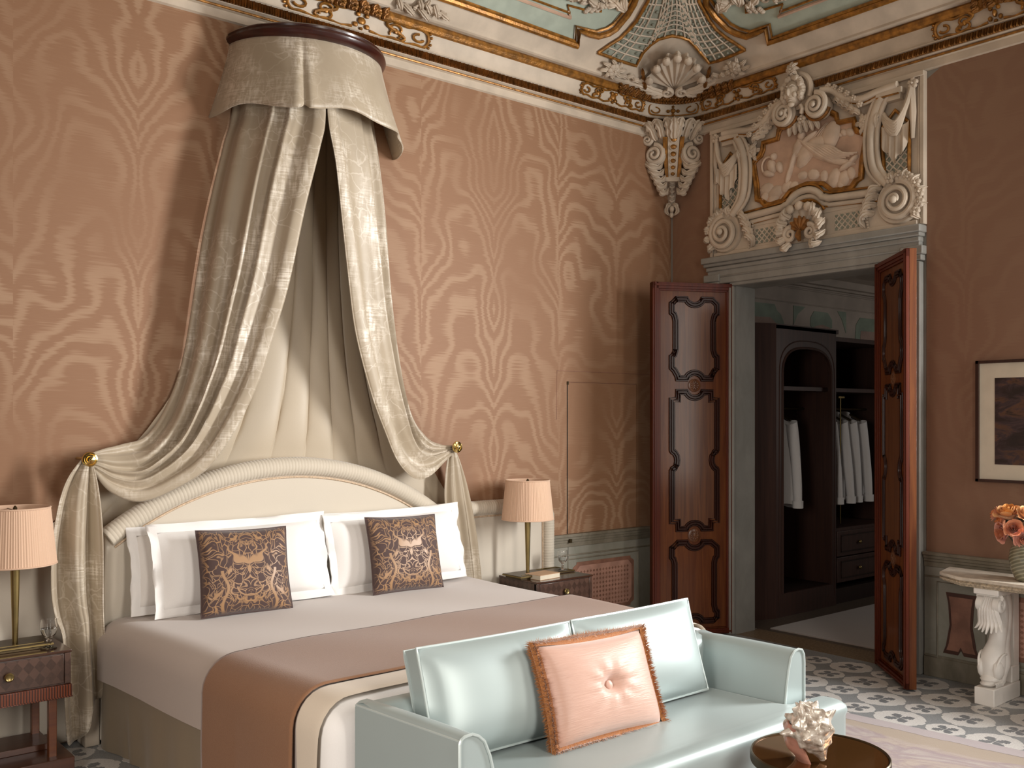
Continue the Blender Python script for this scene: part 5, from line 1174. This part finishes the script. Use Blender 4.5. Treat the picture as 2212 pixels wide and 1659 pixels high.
IL = [(-3.46, -.40, 3.86), (-3.485, -.47, 3.44), (-3.535, -.50, 3.24), (-3.615, -.48, 2.89), (-3.70, -.45, 2.444), (-3.785, -.42, 2.129), (-3.855, -.40, 1.895), (-3.97, -.36, 1.64), (-4.10, -.31, 1.437), (-4.285, -.27, 1.318), (-4.445, -.235, 1.265), (-4.58, -.21, 1.32), (-4.66, -.19, 1.42), (-4.69, -.18, 1.46)]
drape_curtain(OL, IL, 130, 110, lambda t: .085*(1-t)+.045*math.sin(PI*min(1, t*1.0)), 4.5, lambda t: (.012+.027*min(1, t*1.5))*(1 if t < .8 else max(.12, (1-t)/.2)), .4, 'curtain')
ORr = [(-2.96, -.012, 3.86), (-2.90, -.014, 3.50), (-2.85, -.015, 3.07), (-2.81, -.017, 2.47), (-2.765, -.02, 2.08), (-2.675, -.06, 1.78), (-2.56, -.12, 1.59), (-2.46, -.14, 1.535), (-2.375, -.16, 1.525)]
IR = [(-3.455, -.40, 3.86), (-3.475, -.47, 3.44), (-3.43, -.48, 3.18), (-3.37, -.45, 2.85), (-3.31, -.42, 2.535), (-3.245, -.40, 2.21), (-3.11, -.35, 1.858), (-2.99, -.31, 1.62), (-2.88, -.28, 1.43), (-2.74, -.25, 1.32), (-2.60, -.22, 1.33), (-2.46, -.19, 1.42), (-2.38, -.17, 1.47)]
drape_curtain(ORr, IR, 130, 90, lambda t: .08*(1-t)+.05*math.sin(PI*t), 3.5, lambda t: (.014+.03*min(1, t*1.5))*(1 if t < .8 else max(.12, (1-t)/.2)), 2.1, 'curtain')
def backd(u, v):
    q = v**3.2; xt = -3.80+.86*u; xb = -4.95+2.74*u; x = xt+(xb-xt)*q; f = (u*12) % 1; f = (u*9.3+.22*math.sin(9*u)+.1*math.sin(3*v)) % 1; s = abs(math.sin(PI*f))**.2*(.72+.28*f)
    z = 3.9-2.85*v; am = .062*(.45+.55*min(1, q*2))*min(1, max(.16, (z-1.46)/.12)); return (x, -.010-am*s, z)
g = G(); g.grid(backd, 300, 24); obj('lining_curtain', g, M_lining, cn, ang=80)
def tail(Lp, Rp, nf, amp, ph, name, ybase, hem):
    n = 60; Lc, Rc = crom([(a, ybase, b) for a, b in Lp], n), crom([(a, ybase, b) for a, b in Rp], n)
    def fn(u, v):
        i = int(round(v*n)); a, b = Lc[i], Rc[i]; p = a+(b-a)*u
        ph2 = 2*PI*(nf*(u+.05*math.sin(5*u+ph))+.10*math.sin(2.5*v+ph)); f = math.sin(ph2)+.3*math.sin(2.1*ph2+1)
        A = amp*min(1, .25+v*2.2); return (p.x+.012*math.cos(ph2)*min(1, v*2), p.y-.02*math.sin(PI*u)-A*f, p.z+hem(u)*v**3)
    g = G(); g.grid(fn, 70, n); o = obj(name, g, M_brocade, cn, ang=80); m_ = o.modifiers.new('solid', 'SOLIDIFY'); m_.thickness = .005
    g = G(); g.tube([fn(i/70, 1) for i in range(71)], .005, 5); obj('edge_trim', g, M_brocade, o)
tail([(-4.715, 1.515), (-4.80, 1.40), (-4.85, 1.25), (-4.88, 1.05), (-4.885, .85), (-4.87, .72), (-4.835, .60), (-4.83, .4), (-4.82, .22), (-4.815, .10)], [(-4.685, 1.50), (-4.655, 1.38), (-4.635, 1.2), (-4.625, .95), (-4.625, .7), (-4.615, .5), (-4.61, .34), (-4.61, .30), (-4.605, .29), (-4.605, .28)], 2.3, .042, .9, 'curtain_tail', -.205, lambda u: -.10*math.sin(PI*min(1, u*1.6))*(u < .62))
tail([(-2.385, 1.505), (-2.41, 1.40), (-2.435, 1.2), (-2.42, 1.0), (-2.40, .8), (-2.38, .6), (-2.36, .42), (-2.35, .3)], [(-2.345, 1.51), (-2.29, 1.4), (-2.23, 1.22), (-2.17, .95), (-2.14, .75), (-2.12, .6), (-2.10, .42), (-2.09, .3)], 3.2, .018, .3, 'curtain_tail', -.135, lambda u: 0)
def knob(x, y, z, label):
    t = thing('curtain_tieback', label, 'tieback', (x, y, z), 'brass curtain tiebacks'); M = frame((x, y, z), (1, 0, 0), (0, 0, 1), (0, -1, 0))
    g = G(); g.lathe([(.037, -.006), (.039, 0), (.036, .008), (.029, .010), (.026, .006), (.019, .008), (.017, .016), (.010, .018), (.008, .024), (0, .026)], 32, 0, M=M); obj('rosette', g, M_polished, t)
    g = G(); g.tube([(0, 0, y+.008+.0), (0, 0, -.004)], .008, 10, M=M); obj('stem', g, M_polished, t)
knob(-4.695, -.235, 1.495, 'round brass tieback boss holding the left canopy curtain'); knob(-2.362, -.20, 1.515, 'round brass tieback boss holding the right canopy curtain')
# ------------------------------------------------------------------ nightstands and what stands on them
def nightstand(x0, x1, label):
    y0, y1, zt = -.52, -.107, .60; t = thing('nightstand', label, 'nightstand', ((x0+x1)/2, (y0+y1)/2, 0), 'nightstands beside the bed')
    g = G(); g.box((x0, y0, .588), (x1, y1, zt)); obj('top', g, M_darkwood_top, t, bevel=.002)
    g = G(); g.box((x0+.004, y0+.012, .436), (x1-.004, y1, .588)); obj('case', g, M_marq, t, bevel=.002)
    g = G(); g.box((x0+.035, y0+.002, .445), (x1-.035, y0+.03, .582)); d = obj('drawer', g, M_marq, t, bevel=.002)
    for a in (x0+.004, x1-.032): g = G(); g.box((a, y0+.003, .44), (a+.028, y0+.03, .586)); obj('drawer_rail', g, M_marq, t, bevel=.002)
    xm = (x0+x1)/2; g = G(); g.lathe([(.012, 0), (.012, .006), (.02, .012), (.021, .018), (.016, .024), (.013, .022), (0, .022)], 20, 0, M=frame((xm, y0+.002, .513), (1, 0, 0), (0, 0, 1), (0, -1, 0))); obj('knob', g, M_brass, d)
    g = G(); g.box((x0, y0-.004, .375), (x1, y1, .436)); g.box((x0-.003, y0-.008, .375), (x1+.003, y1, .381)); obj('apron', g, M_reed, t, bevel=.004)
    for a in (x0+.055, x1-.095):
        for b in (y0+.03, y1-.06): g = G(); g.box((a, b, .0), (a+.036, b+.036, .376)); obj('leg', g, M_night, t, bevel=.003)
    g = G(); g.box((x0-.004, y0-.03, .025), (x1+.004, y1, .095)); obj('shelf', g, M_nightin, t, bevel=.004)
    g = G(); g.box((x0+.05, y0+.16, .095), (x1-.05, y1-.02, .125)); obj('shelf_panel', g, M_nightin, t, bevel=.002)
    return t
M_darkwood_top = wood('ebonised_top', '#3d261b', '#523527', .22, .6, (.8, 14, 14))
nightstand(-5.40, -4.855, 'walnut nightstand left of the bed with diamond marquetry drawer'); nightstand(-1.935, -1.41, 'walnut nightstand right of the bed with diamond marquetry drawer')
def lamp(x, y, label):
    z = .60; t = thing('table_lamp', label, 'lamp', (x, y, z), 'bedside lamps')
    g = G(); g.box((x-.13, y-.085, z), (x+.13, y+.085, z+.014)); g.box((x-.145, y-.10, z+.014), (x+.145, y+.10, z+.028)); b = obj('base', g, M_darkbrass, t, bevel=.002)
    g = G(); g.box((x-.146, y-.101, z+.017), (x+.146, y+.101, z+.024)); g.box((x-.11, y-.07, z+.028), (x+.11, y-.062, z+.0295)); obj('brass_inlay', g, M_brass, b)
    g = G(); g.lathe([(.0115, .026), (.0125, .034), (.0125, .04), (.0215, .40), (.0215, .43), (.008, .44), (.005, .60)], 20, 0, (x, y, z)); obj('stem', g, M_brass, t)
    N_ = 96*4; zb, ztp, rb_, rt = 1.005, 1.275, .181, .153
    def sh(u, v):
        a = 2*PI*u; k = (u*96) % 1; rr = rb_+(rt-rb_)*v; rr *= 1+.010*math.sin(2*PI*k+.6*math.sin(96*2*PI*u*.13))+.003*math.sin(37*a); return (x+rr*math.cos(a), y+rr*math.sin(a), zb+(ztp-zb)*v)
    g = G(); g.grid(sh, N_, 4, cu=True); g.grid(lambda u, v: (x+(.178-.028*v)*math.cos(2*PI*u), y+(.178-.028*v)*math.sin(2*PI*u), zb+.002+(ztp-zb-.004)*v), 64, 1, cu=True, flip=True); s_ = obj('lamp_shade', g, M_shade, t, ang=70)
    for rr, zz in ((rb_, zb), (rt, ztp)): g = G(); g.tube([(x+rr*math.cos(2*PI*i/64), y+rr*math.sin(2*PI*i/64), zz) for i in range(64)], .0045, 6, 0, True); obj('shade_binding', g, M_shade, s_)
    g = G(); g.tube([(x-.15, y, 1.262), (x+.15, y, 1.262)], .003, 6); g.tube([(x, y-.15, 1.262), (x, y+.15, 1.262)], .003, 6); g.lathe([(.008, 1.255), (.010, 1.275), (.004, 1.285), (0, 1.287)], 12, 0, (x, y, 0)); g.tube([(x, y, 1.19), (x, y, 1.262)], .004, 6); obj('spider', g, M_darkbrass, t); return t
lamp(-5.06, -.33, 'table lamp with pleated peach shade on the left nightstand'); lamp(-1.83, -.30, 'table lamp with pleated peach shade on the right nightstand')
def goblet(x, y, z, label):
    t = thing('water_glass', label, 'glass', (x, y, z), 'stemmed glasses on the nightstands')
    out = [(.0, .001), (.036, .001), (.037, .004), (.012, .010), (.007, .018), (.011, .026), (.007, .031), (.012, .037), (.008, .043), (.013, .049), (.022, .056), (.031, .068), (.036, .085), (.0375, .105), (.0365, .125), (.035, .140)]
    inn = [(.0335, .140), (.035, .125), (.036, .105), (.0345, .086), (.029, .069), (.019, .059), (.0, .056)]
    g = G(); g.lathe(out+inn, 32, 0, (x, y, z)); obj('goblet', g, M_glass, t)
    g = G(); g.lathe([(0, .0565), (.0188, .0595), (.0288, .0695), (.0343, .0865), (.0352, .096), (.0, .096)], 32, 0, (x, y, z)); obj('water', g, M_water, t)
goblet(-4.935, -.43, .601, 'stemmed water glass on the left nightstand beside the lamp'); goblet(-1.475, -.27, .612, 'stemmed water glass on the small tray on the right nightstand')
g = G(); g.box((-1.63, -.335, .601), (-1.415, -.13, .606)); tr = obj('tray', g, M_tray, bevel=.002); tag(tr, 'small bronze tray under the glass on the right nightstand', 'tray')
g = G()
for a, b in (((-1.63, -.335), (-1.415, -.335)), ((-1.415, -.335), (-1.415, -.13)), ((-1.63, -.13), (-1.415, -.13)), ((-1.63, -.335), (-1.63, -.13))): g.tube([(a[0], a[1], .609), (b[0], b[1], .609)], .0035, 6)
obj('rim', g, M_brass, tr)
bk = thing('notebook', 'pale kraft covered notebook lying on the right nightstand', 'book', (-1.77, -.40, .601)); MBk = Matrix.Translation((-1.775, -.395, .601)) @ Matrix.Rotation(.10, 4, 'Z')
g = G(); g.box((-.098, -.072, .002), (.098, .072, .030), 0, MBk); obj('pages', g, M_paper, bk)
g = G(); g.box((-.1, -.074, .030), (.1, .074, .033), 0, MBk); g.box((-.1, -.074, 0), (.1, .074, .002), 0, MBk); obj('cover', g, M_cover, bk)
# ------------------------------------------------------------------ sofa
obj0 = obj
def obj(name, g, *a, **k):
    if a[1:2] and a[1] is not None and SOFA(a[1]): g.v = [(x+.09*(-2.405-y), y, z) for x, y, z in g.v]
    return obj0(name, g, *a, **k)
def SOFA(o):
    while o is not None:
        if o.name == 'sofa': return True
        o = o.parent
    return False
sf = thing('sofa', 'pale aqua satin two seat sofa at the foot of the bed', 'sofa', (-3.43, -2.75, 0))
SX0, SX1, SYB, SYA, SYF, ZA, ZS = -4.40, -2.51, -2.405, -2.975, -3.135, .68, .46
g = G(); g.box((SX0+.01, -3.09, .05), (SX1-.01, SYB, .40)); obj('frame', g, M_satin, sf, bevel=.02, seg=3)
for sx in (SX0+.08, SX1-.12):
    for sy in (-3.05, -2.5): g = G(); g.box((sx, sy, 0), (sx+.045, sy+.045, .06)); obj('leg', g, M_night, sf, bevel=.004)
def arm(s):
    xo = SX0 if s < 0 else SX1; k = -s     # k: towards the seat
    pr = [(0, .05), (0, .66), (.006, .674), (.02, .681), (.05, .683), (.075, .672), (.10, .65), (.122, .60), (.14, .53), (.152, .44), (.155, .36)]
    if s > 0: pr = [(0, .05), (0, .62), (.004, .655), (.018, .676), (.045, .683), (.075, .678), (.10, .655), (.118, .60), (.133, .53), (.145, .44), (.15, .36)]
    st = [SYA, SYA-.0]+[SYA+(SYB-SYA)*t for t in np.linspace(0.02, 1, 14)]
    g = G()
    def f(v): return SYA+(SYB-SYA)*v
    n = len(pr); NV = 16; vs = []
    for i in range(NV+1):
        v = i/NV; y = f(v)
        for dx, z in pr: vs.append((xo+k*dx, y, z+(.004*math.sin(PI*v))*(z > .6)))
    fs = [(i*n+j, (i+1)*n+j, (i+1)*n+j+1, i*n+j+1) for i in range(NV) for j in range(n-1)]
    g.add(vs, fs); g.add([(xo+k*dx, SYA, z) for dx, z in pr]+[(xo+k*.0, SYA, .05)], [tuple(range(n))], 0, False); g.add([(xo+k*dx, SYB, z) for dx, z in pr], [tuple(reversed(range(n)))], 0, False)
    a = obj('arm', g, M_satin, sf, ang=50)
    g = G(); g.tube([(xo+k*dx, SYA-.002, z) for dx, z in pr], .0055, 6); g.tube([(xo+k*.004, SYA+(SYB-SYA)*i/8, .668) for i in range(9)], .004, 6); obj('piping', g, M_satinpipe, a)
arm(-1); arm(1)
g = G(); bp = [(SYB, .05), (SYB, .655), (SYB-.01, .675), (SYB-.04, .684), (SYB-.09, .675), (SYB-.12, .64), (SYB-.135, .5), (SYB-.14, .36)]
def bk_(u, v): j = int(round(v*7)); x = SX0+.005+(SX1-SX0-.01)*u; return (x, bp[j][0], bp[j][1])
g.grid(bk_, 20, 7); obj('back', g, M_satin, sf, ang=50)
# T-shaped seat cushion with soft edges
def rnd(pts, r, n=5):
    out = []
    for i in range(len(pts)):
        a, b, c = np.array(pts[i-1]), np.array(pts[i]), np.array(pts[(i+1) % len(pts)]); u = (a-b)/np.linalg.norm(a-b); w_ = (c-b)/np.linalg.norm(c-b); k = min(r, .45*np.linalg.norm(a-b), .45*np.linalg.norm(c-b))
        for t in np.linspace(0, 1, n): out.append(tuple((1-t)**2*(b+u*k)+2*t*(1-t)*b+t*t*(b+w_*k)))
    return out
seat = [(SX0-.06, SYF), (SX1+.105, SYF), (SX1+.105, SYA-.008), (SX1-.14, SYA-.008), (SX1-.14, SYB-.13), (SX0+.145, SYB-.13), (SX0+.145, SYA-.008), (SX0-.06, SYA-.008)]
so = rnd(seat, .06); NS_ = len(so)
def ring_at(d): return rnd(inset_poly(seat, d), .06)
lay = [(-.0, .25), (.0, .40), (.006, .42), (.002, .44), (-.012, .455), (-.030, .463), (-.055, .467)]
cxs = ((SX0+SX1)/2, -2.78); vs = []
if area2(seat) < 0: seat = seat[::-1]
for d, z in lay: vs += [(x, y, z) for x, y in ring_at(-d)]
g = G(); nl = len(lay); g.add(vs, [(l*NS_+i, l*NS_+(i+1) % NS_, (l+1)*NS_+(i+1) % NS_, (l+1)*NS_+i) for l in range(nl-1) for i in range(NS_)]+[tuple((nl-1)*NS_+i for i in range(NS_))])
sc_ = obj('seat_cushion', g, M_satin, sf, ang=60)
g = G(); g.tube([(x, y, .437) for x, y in ring_at(.003)], .005, 6, 0, True); g.tube([(x, y, .27) for x, y in ring_at(.002)], .004, 6, 0, True); obj('piping', g, M_satinpipe, sc_)
obj = obj0
def sofa_cushion(x, y, w_, yaw, label, seed):
    M = place((x, y, ZS+.006), .30, yaw, 0); hh = .41; t_ = .15
    g = G()
    for side in (1, -1):
        def fn(a, b):
            u, v = 2*a-1, 2*b-1; pr = max(0, (1-abs(u)**3)*(1-abs(v)**3))**.6
            return (w_/2*u*(1-.015*(1-v*v)), hh/2*(1+v*(1-.015*(1-u*u))), side*(.045+.075*pr))
        g.grid(fn, 24, 18, flip=side < 0, M=M)
    A = border(w_, hh, .015, M, 18, 1, .045); B = border(w_, hh, .015, M, 18, 1, -.045); L = len(A); g.add([tuple(p) for p in A+B], [(i, L+i, L+(i+1) % L, (i+1) % L) for i in range(L)])
    o = obj('sofa_cushion', g, M_satin, ang=50); tag(o, label, 'cushion', 'aqua back cushions of the sofa')
    g = G(); g.tube(A, .006, 6, 0, True); g.tube(B, .006, 6, 0, True); obj('piping', g, M_satinpipe, o)
sofa_cushion(-3.865, -2.63, .73, -.02, 'left aqua satin back cushion of the sofa', 1); sofa_cushion(-3.105, -2.62, .74, .02, 'right aqua satin back cushion of the sofa', 2)
M = place((-3.50, -2.81, ZS+.006), .36, .02, -.03); g = cushion(.58, .385, .17, M, 30, .06, .45, 2.6, 21, True)
pc = obj('pink_cushion', g, M_pink, ang=80); put_uv(pc, g.uv); tag(pc, 'crushed pink silk cushion with amber fringe in the middle of the sofa', 'cushion')
g = G(); bpth = border(.585, .39, .06, M, 24); C_ = M @ Vector((0, .19, 0)); nz = (M.to_3x3() @ Vector((0, 0, 1)))
vs = []; L = len(bpth)
for i, p in enumerate(bpth):
    d = (p-C_).normalized(); vs += [tuple(p-d*.010+nz*.010), tuple(p+d*.014+nz*.014), tuple(p+d*.026), tuple(p+d*.014-nz*.014), tuple(p-d*.010-nz*.010)]
g.add(vs, [(i*5+j, i*5+j+1, ((i+1) % L)*5+j+1, ((i+1) % L)*5+j) for i in range(L) for j in range(4)])
P2 = []
for i in range(L):
    for q in range(60):
        t = rng.random(); p = bpth[i]*(1-t)+bpth[(i+1) % L]*t; d = (p-C_).normalized(); a = rng.uniform(-1.6, 1.6); dr = (d*math.cos(a)+nz*math.sin(a)+Vector(rng.normal(size=3))*.25).normalized(); tg_ = (bpth[(i+1) % L]-bpth[i]).normalized()
        b0 = p+d*.010+nz*math.sin(a)*.012; e = b0+dr*rng.uniform(.018, .032); w_ = tg_*.0018; P2.append((b0-w_, b0+w_, e))
for a, b, c in P2: g.add([tuple(a), tuple(b), tuple(c)], [(0, 1, 2)], 0, False)
fr_ = obj('fringe', g, M_fringe, pc); fr_['kind'] = 'stuff'
g = G(); g.blob((0, .19, .050), (.020, .020, .009), 14, 0, M); obj('button', g, M_pink, pc)
# ------------------------------------------------------------------ mirrored side table and shell
TC = (-3.02, -3.425); ct = thing('coffee_table', 'round bronze mirrored side table in front of the sofa', 'table', (TC[0], TC[1], 0))
g = G(); g.lathe([(.244, .438), (.244, .45), (.0, .45)], 64, 0, (TC[0], TC[1], 0)); obj('mirror_top', g, M_mirror, ct)
g = G(); g.lathe([(.235, .415), (.252, .418), (.254, .425), (.254, .452), (.250, .456), (.245, .453), (.244, .44)], 64, 0, (TC[0], TC[1], 0)); obj('rim', g, M_darkbrass, ct)
g = G(); g.lathe([(.17, 0), (.17, .012), (.03, .03), (.025, .05), (.025, .40), (.06, .417)], 32, 0, (TC[0], TC[1], 0)); obj('pedestal', g, M_darkbrass, ct)
def conch():
    t = thing('conch_shell', 'large spiky silvery conch shell on the mirrored table', 'shell', (-3.215, -3.50, .455))
    M = Matrix.Translation((-3.135, -3.47, .57)) @ Matrix.Rotation(math.radians(-40), 4, 'Z') @ Matrix.Rotation(math.radians(-24), 4, 'Y') @ Matrix.Rotation(.25, 4, 'X') @ Matrix.Diagonal((1.08, 1.08, 1.3, 1))
    spikes = []
    def base(th, s):      # s: 0 siphon tip ... 1 spire tip
        if s < .62: r = .012+.056*math.sin(PI/2*min(1, s/.58))**1.4
        else: r = .068*(1-(s-.62)/.38)**1.1*(1-.10*math.sin((s-.62)*40))+.002
        return r
    g = G(); nu, nv = 72, 60
    def fn(u, v):
        th = 2*PI*u; r = base(th, v); z = -.095+.20*v
        for row, (s0, k, h, sh_) in enumerate(((.60, 6, .036, .0), (.45, 6, .013, .5), (.30, 7, .007, .8), (.74, 6, .020, .5), (.86, 6, .010, .2))):
            ss = s0+.04*(u-.5); e = max(0, math.cos((k*th+sh_*6)/2)**2)**4*math.exp(-((v-ss)/.055)**2); r += h*e
            z += .012*e*(1 if s0 > .5 else -.3)
        r *= 1+.02*math.sin(40*v+3*th)
        return (r*math.cos(th), r*math.sin(th), z)
    g.grid(fn, nu, nv, cu=True, M=M); obj('whorl', g, M_shell, t, ang=80)
    g = G()
    def lip(u, v):        # flared outer lip on the viewer's left
        z = -.10+.155*u; w_ = math.sin(PI*(u*.92+.04))**.7; a = PI+.55-1.35*v; r = .045+.055*w_*v**.8+.006*math.sin(16*u)*v
        return (r*math.cos(a)-.01, r*math.sin(a), z-.012*v)
    g.grid(lip, 26, 10, M=M); o = obj('lip', g, M_shellin, t, ang=80); m_ = o.modifiers.new('solid', 'SOLIDIFY'); m_.thickness = .006
    g = G(); g.tube([lip(i/26, 1) for i in range(27)], .006, 6, 0, M=M); obj('lip_edge', g, M_shell, o)
conch()
# ------------------------------------------------------------------ console, vase, roses, picture
ctb = thing('console_table', 'pale stone console on a carved white marble dolphin leg', 'console', (-.2, -3.2, 0))
def slabp(d): return [(-.05, -2.44+d*.3), (-.30+d, -2.50-d*.8), (-.415+d, -2.68-d*.4), (-.415+d, -3.85), (-.05, -3.85)]
g = G(); g.prism(slabp(0), .725, .745, 0); top_ = obj('table_top', g, M_slab, ctb, bevel=.003)
g = G(); g.prism(slabp(.008), .715, .725); g.prism(slabp(.0), .703, .716); g.prism(slabp(.016), .69, .704); obj('moulded_edge', g, M_slabedge, top_, bevel=.003)
def leg(y):
    g = G(); g.box((-.42, y-.06, 0), (-.30, y+.06, .105)); g.box((-.30, y-.055, 0), (-.055, y+.055, .10)); g.box((-.16, y-.05, .10), (-.055, y+.05, .20)); pl = obj('leg', g, M_marble, ctb, bevel=.006)
    g = G()
    P_ = crom([(-.30, y, .12), (-.305, y, .18), (-.285, y, .27), (-.235, y, .36), (-.205, y, .45), (-.20, y, .53), (-.225, y, .60), (-.265, y, .645)], 40)
    rs = [.052+.030*math.exp(-((i/40-.22)/.16)**2)+.010*math.exp(-((i/40-.95)/.15)**2) for i in range(41)]
    g.tube([(p.x+.03, p.y, p.z) for p in P_], rs, 20, 0); g.tube([(p.x-.01, p.y, p.z) for p in P_], [r*.92 for r in rs], 20, 0)
    g.box((-.12, y-.045, .18), (-.055, y+.045, .69)); obj('dolphin_body', g, M_marble, pl, ang=50)
    g = G(); g.blob((-.325, y, .15), (.085, .058, .03), 14); g.blob((-.345, y, .125), (.075, .05, .02), 14); g.blob((-.33, y-.045, .21), (.055, .03, .065), 14); g.blob((-.33, y+.045, .21), (.055, .03, .065), 14)
    for i in range(8): g.tube([(-.40+.012*i, y-.058+.0*i, .142), (-.395+.012*i, y-.065, .13), (-.385+.012*i, y-.058, .115)], .005, 5)
    for s in (-1, 1): g.tube([(-.375+.075*(1-math.cos(a)), y+s*(.05+.018*math.sin(a)), .215+.085*math.sin(a)) for a in np.linspace(-.9, PI-.6, 12)], .007, 6)
    obj('dolphin_head', g, M_marble, pl, ang=60)
    g = G()
    for i in range(7):
        e = (i-3)/3; g.leaf([(-.325, y+e*.03, .65), (-.37, y+e*.045, .57), (-.365+.02*abs(e), y+e*.06, .48), (-.395+.03*abs(e), y+e*.082, .42+.02*abs(e))], .017, (-1, 0, 0), 1, .8, n=16)
    for s in (-1, 1):
        Mv = frame((-.345, y+s*.062, .595), (-1, 0, 0), (0, 0, 1), (0, s, 0)) if s > 0 else frame((-.345, y+s*.062, .595), (1, 0, 0), (0, 0, 1), (0, s, 0))
        g.spiral(.042, .008, 1.6, .020, .010, PI/2, -1 if s < 0 else 1, M=Mv, n=30); g.lathe([(.045, -.03), (.045, .004), (0, .006)], 18, 0, M=Mv)
    stuff(obj('acanthus', g, M_marble, pl, ang=60))
    g = G(); g.box((-.40, y-.075, .655), (-.06, y+.075, .69)); g.box((-.385, y-.065, .645), (-.05, y+.065, .657)); obj('abacus', g, M_marble, pl, bevel=.006)
leg(-2.836); leg(-3.6)
vs_ = thing('vase', 'grey green glazed vase on the stone console', 'vase', (-.255, -3.02, .746)); g = G()
g.lathe([(.055, 0), (.07, .01), (.095, .07), (.105, .13), (.10, .18), (.075, .225), (.062, .24), (.060, .25), (.055, .25), (.055, .235), (.0, .2)], 40, 0, (-.255, -3.02, .746)); obj('vase_body', g, M_vase, vs_)
M_roseheart = [petal('orange_heart', '#c4622c', '#e08a4a'), petal('golden_heart', '#cf8030', '#eab066'), petal('deep_heart', '#c2663a', '#e39a70')]
def rose(c, r, dirn, mi, label, sd):
    t = thing('rose', label, 'flower', c, 'garden roses in the vase on the console'); z = Vector(dirn).normalized(); x = z.cross(Vector((.3, .2, 1))).normalized(); M = frame(c, x, z.cross(x), z); q = np.random.default_rng(sd)
    g = G()
    for ring, (n, R0, tilt, hgt) in enumerate(((6, 1.0, .9, .80), (6, .84, .5, .93), (6, .64, .3, 1.02), (5, .44, .2, 1.08), (4, .26, .1, 1.1))):
        for k in range(n):
            a0 = 2*PI*k/n+ring*.5+q.uniform(-.2, .2); wid = 2*PI/n*.72; sq = q.uniform(.86, 1.1); tl = q.uniform(-.1, .1)
            def pt(u, v): a = a0+(u-.5)*wid*2*(1-.2*v); bul = math.sin(PI/2*min(1, v*1.15)); rr = r*R0*(.25+.75*bul)*(1+tilt*.30*max(0, v-.6)/.4)*(sq+.05*math.cos(7*u+k)*v); zz = r*(-.75+1.25*hgt*v*(1-.16*(2*u-1)**2)-tilt*.5*max(0, v-.7)+tl*v); return (rr*math.cos(a), rr*math.sin(a), zz)
            g.grid(pt, 7, 6, 1 if ring > 1 else 0, M=M)
    obj('petals', g, [M_rose[mi], M_roseheart[mi]], t, ang=80)
    g = G(); e = Vector((-.255, -3.02, .95)); g.tube([tuple(Vector(c)-z*r*.6), tuple((Vector(c)+e)/2+Vector((0, 0, -.02))), tuple(e)], .004, 6); g.leaf([tuple(Vector(c)-z*r*.8), tuple(Vector(c)-z*r*1.1+x*.03), tuple(Vector(c)-z*r*1.3+x*.06)], .02, tuple(z), 2, .3); obj('stem', g, M_stem, t)
for c, r, d, mi, lb, sd in (((-.28, -2.915, 1.15), .062, (-.4, .0, 1), 1, 'large pale apricot rose on top of the bouquet', 1), ((-.27, -2.83, 1.13), .036, (-.3, .9, .3), 0, 'small deep orange rose at the left edge of the bouquet', 2), ((-.27, -2.865, 1.09), .045, (-.6, .8, .2), 0, 'orange rose under the apricot rose at the left', 3), ((-.30, -2.885, 1.02), .050, (-.7, .5, -.1), 2, 'pink rose hanging lowest at the left of the bouquet', 4), ((-.36, -2.98, 1.06), .042, (-1, -.4, .25), 0, 'round pink rose with orange heart facing the room in mid bouquet', 5), ((-.30, -3.04, 1.15), .055, (-.5, -.5, .8), 1, 'apricot rose at the top right of the bouquet', 6), ((-.33, -3.03, 1.0), .046, (-.9, -.3, -.1), 2, 'pink rose low on the vase rim in front', 7), ((-.2, -3.12, 1.08), .05, (.2, -1, .3), 0, 'peach rose at the right edge of the bouquet', 8)): rose(c, r, d, mi, lb, sd)
pic = thing('framed_picture', 'dark abstract picture in cream mount and thin dark frame on the door wall', 'picture', (0, -3.15, 1.68))
y0, y1, z0, z1 = -2.605, -3.60, 1.305, 2.072
g = G()
for a, b in (((y0, z0), (y1, z0+.018)), ((y0, z1-.018), (y1, z1)), ((y0, z0), (y0-.018, z1)), ((y1+.018, z0), (y1, z1))): g.box((-.042, a[0], a[1]), (-.008, b[0], b[1]))
obj('picture_frame', g, M_picframe, pic)
g = G(); g.box((-.022, y0-.015, z0+.015), (-.010, y1+.015, z1-.015)); obj('mount', g, M_mount, pic)
g = G(); g.box((-.024, y0-.115, z0+.112), (-.020, y1+.115, z1-.112)); obj('print', g, M_paint, pic)
# ------------------------------------------------------------------ rug
th_ = math.radians(6.8); rg = G(); rg.box((-4.2, -3.5, .001), (0, 0, .010)); ro = obj('rug', rg, M_rug, bevel=.003); ro.location = (-1.225, -2.06, 0); ro.rotation_euler = (0, 0, th_); tag(ro, 'large pale rug with lilac border and faded scrolls under the sofa', 'rug')
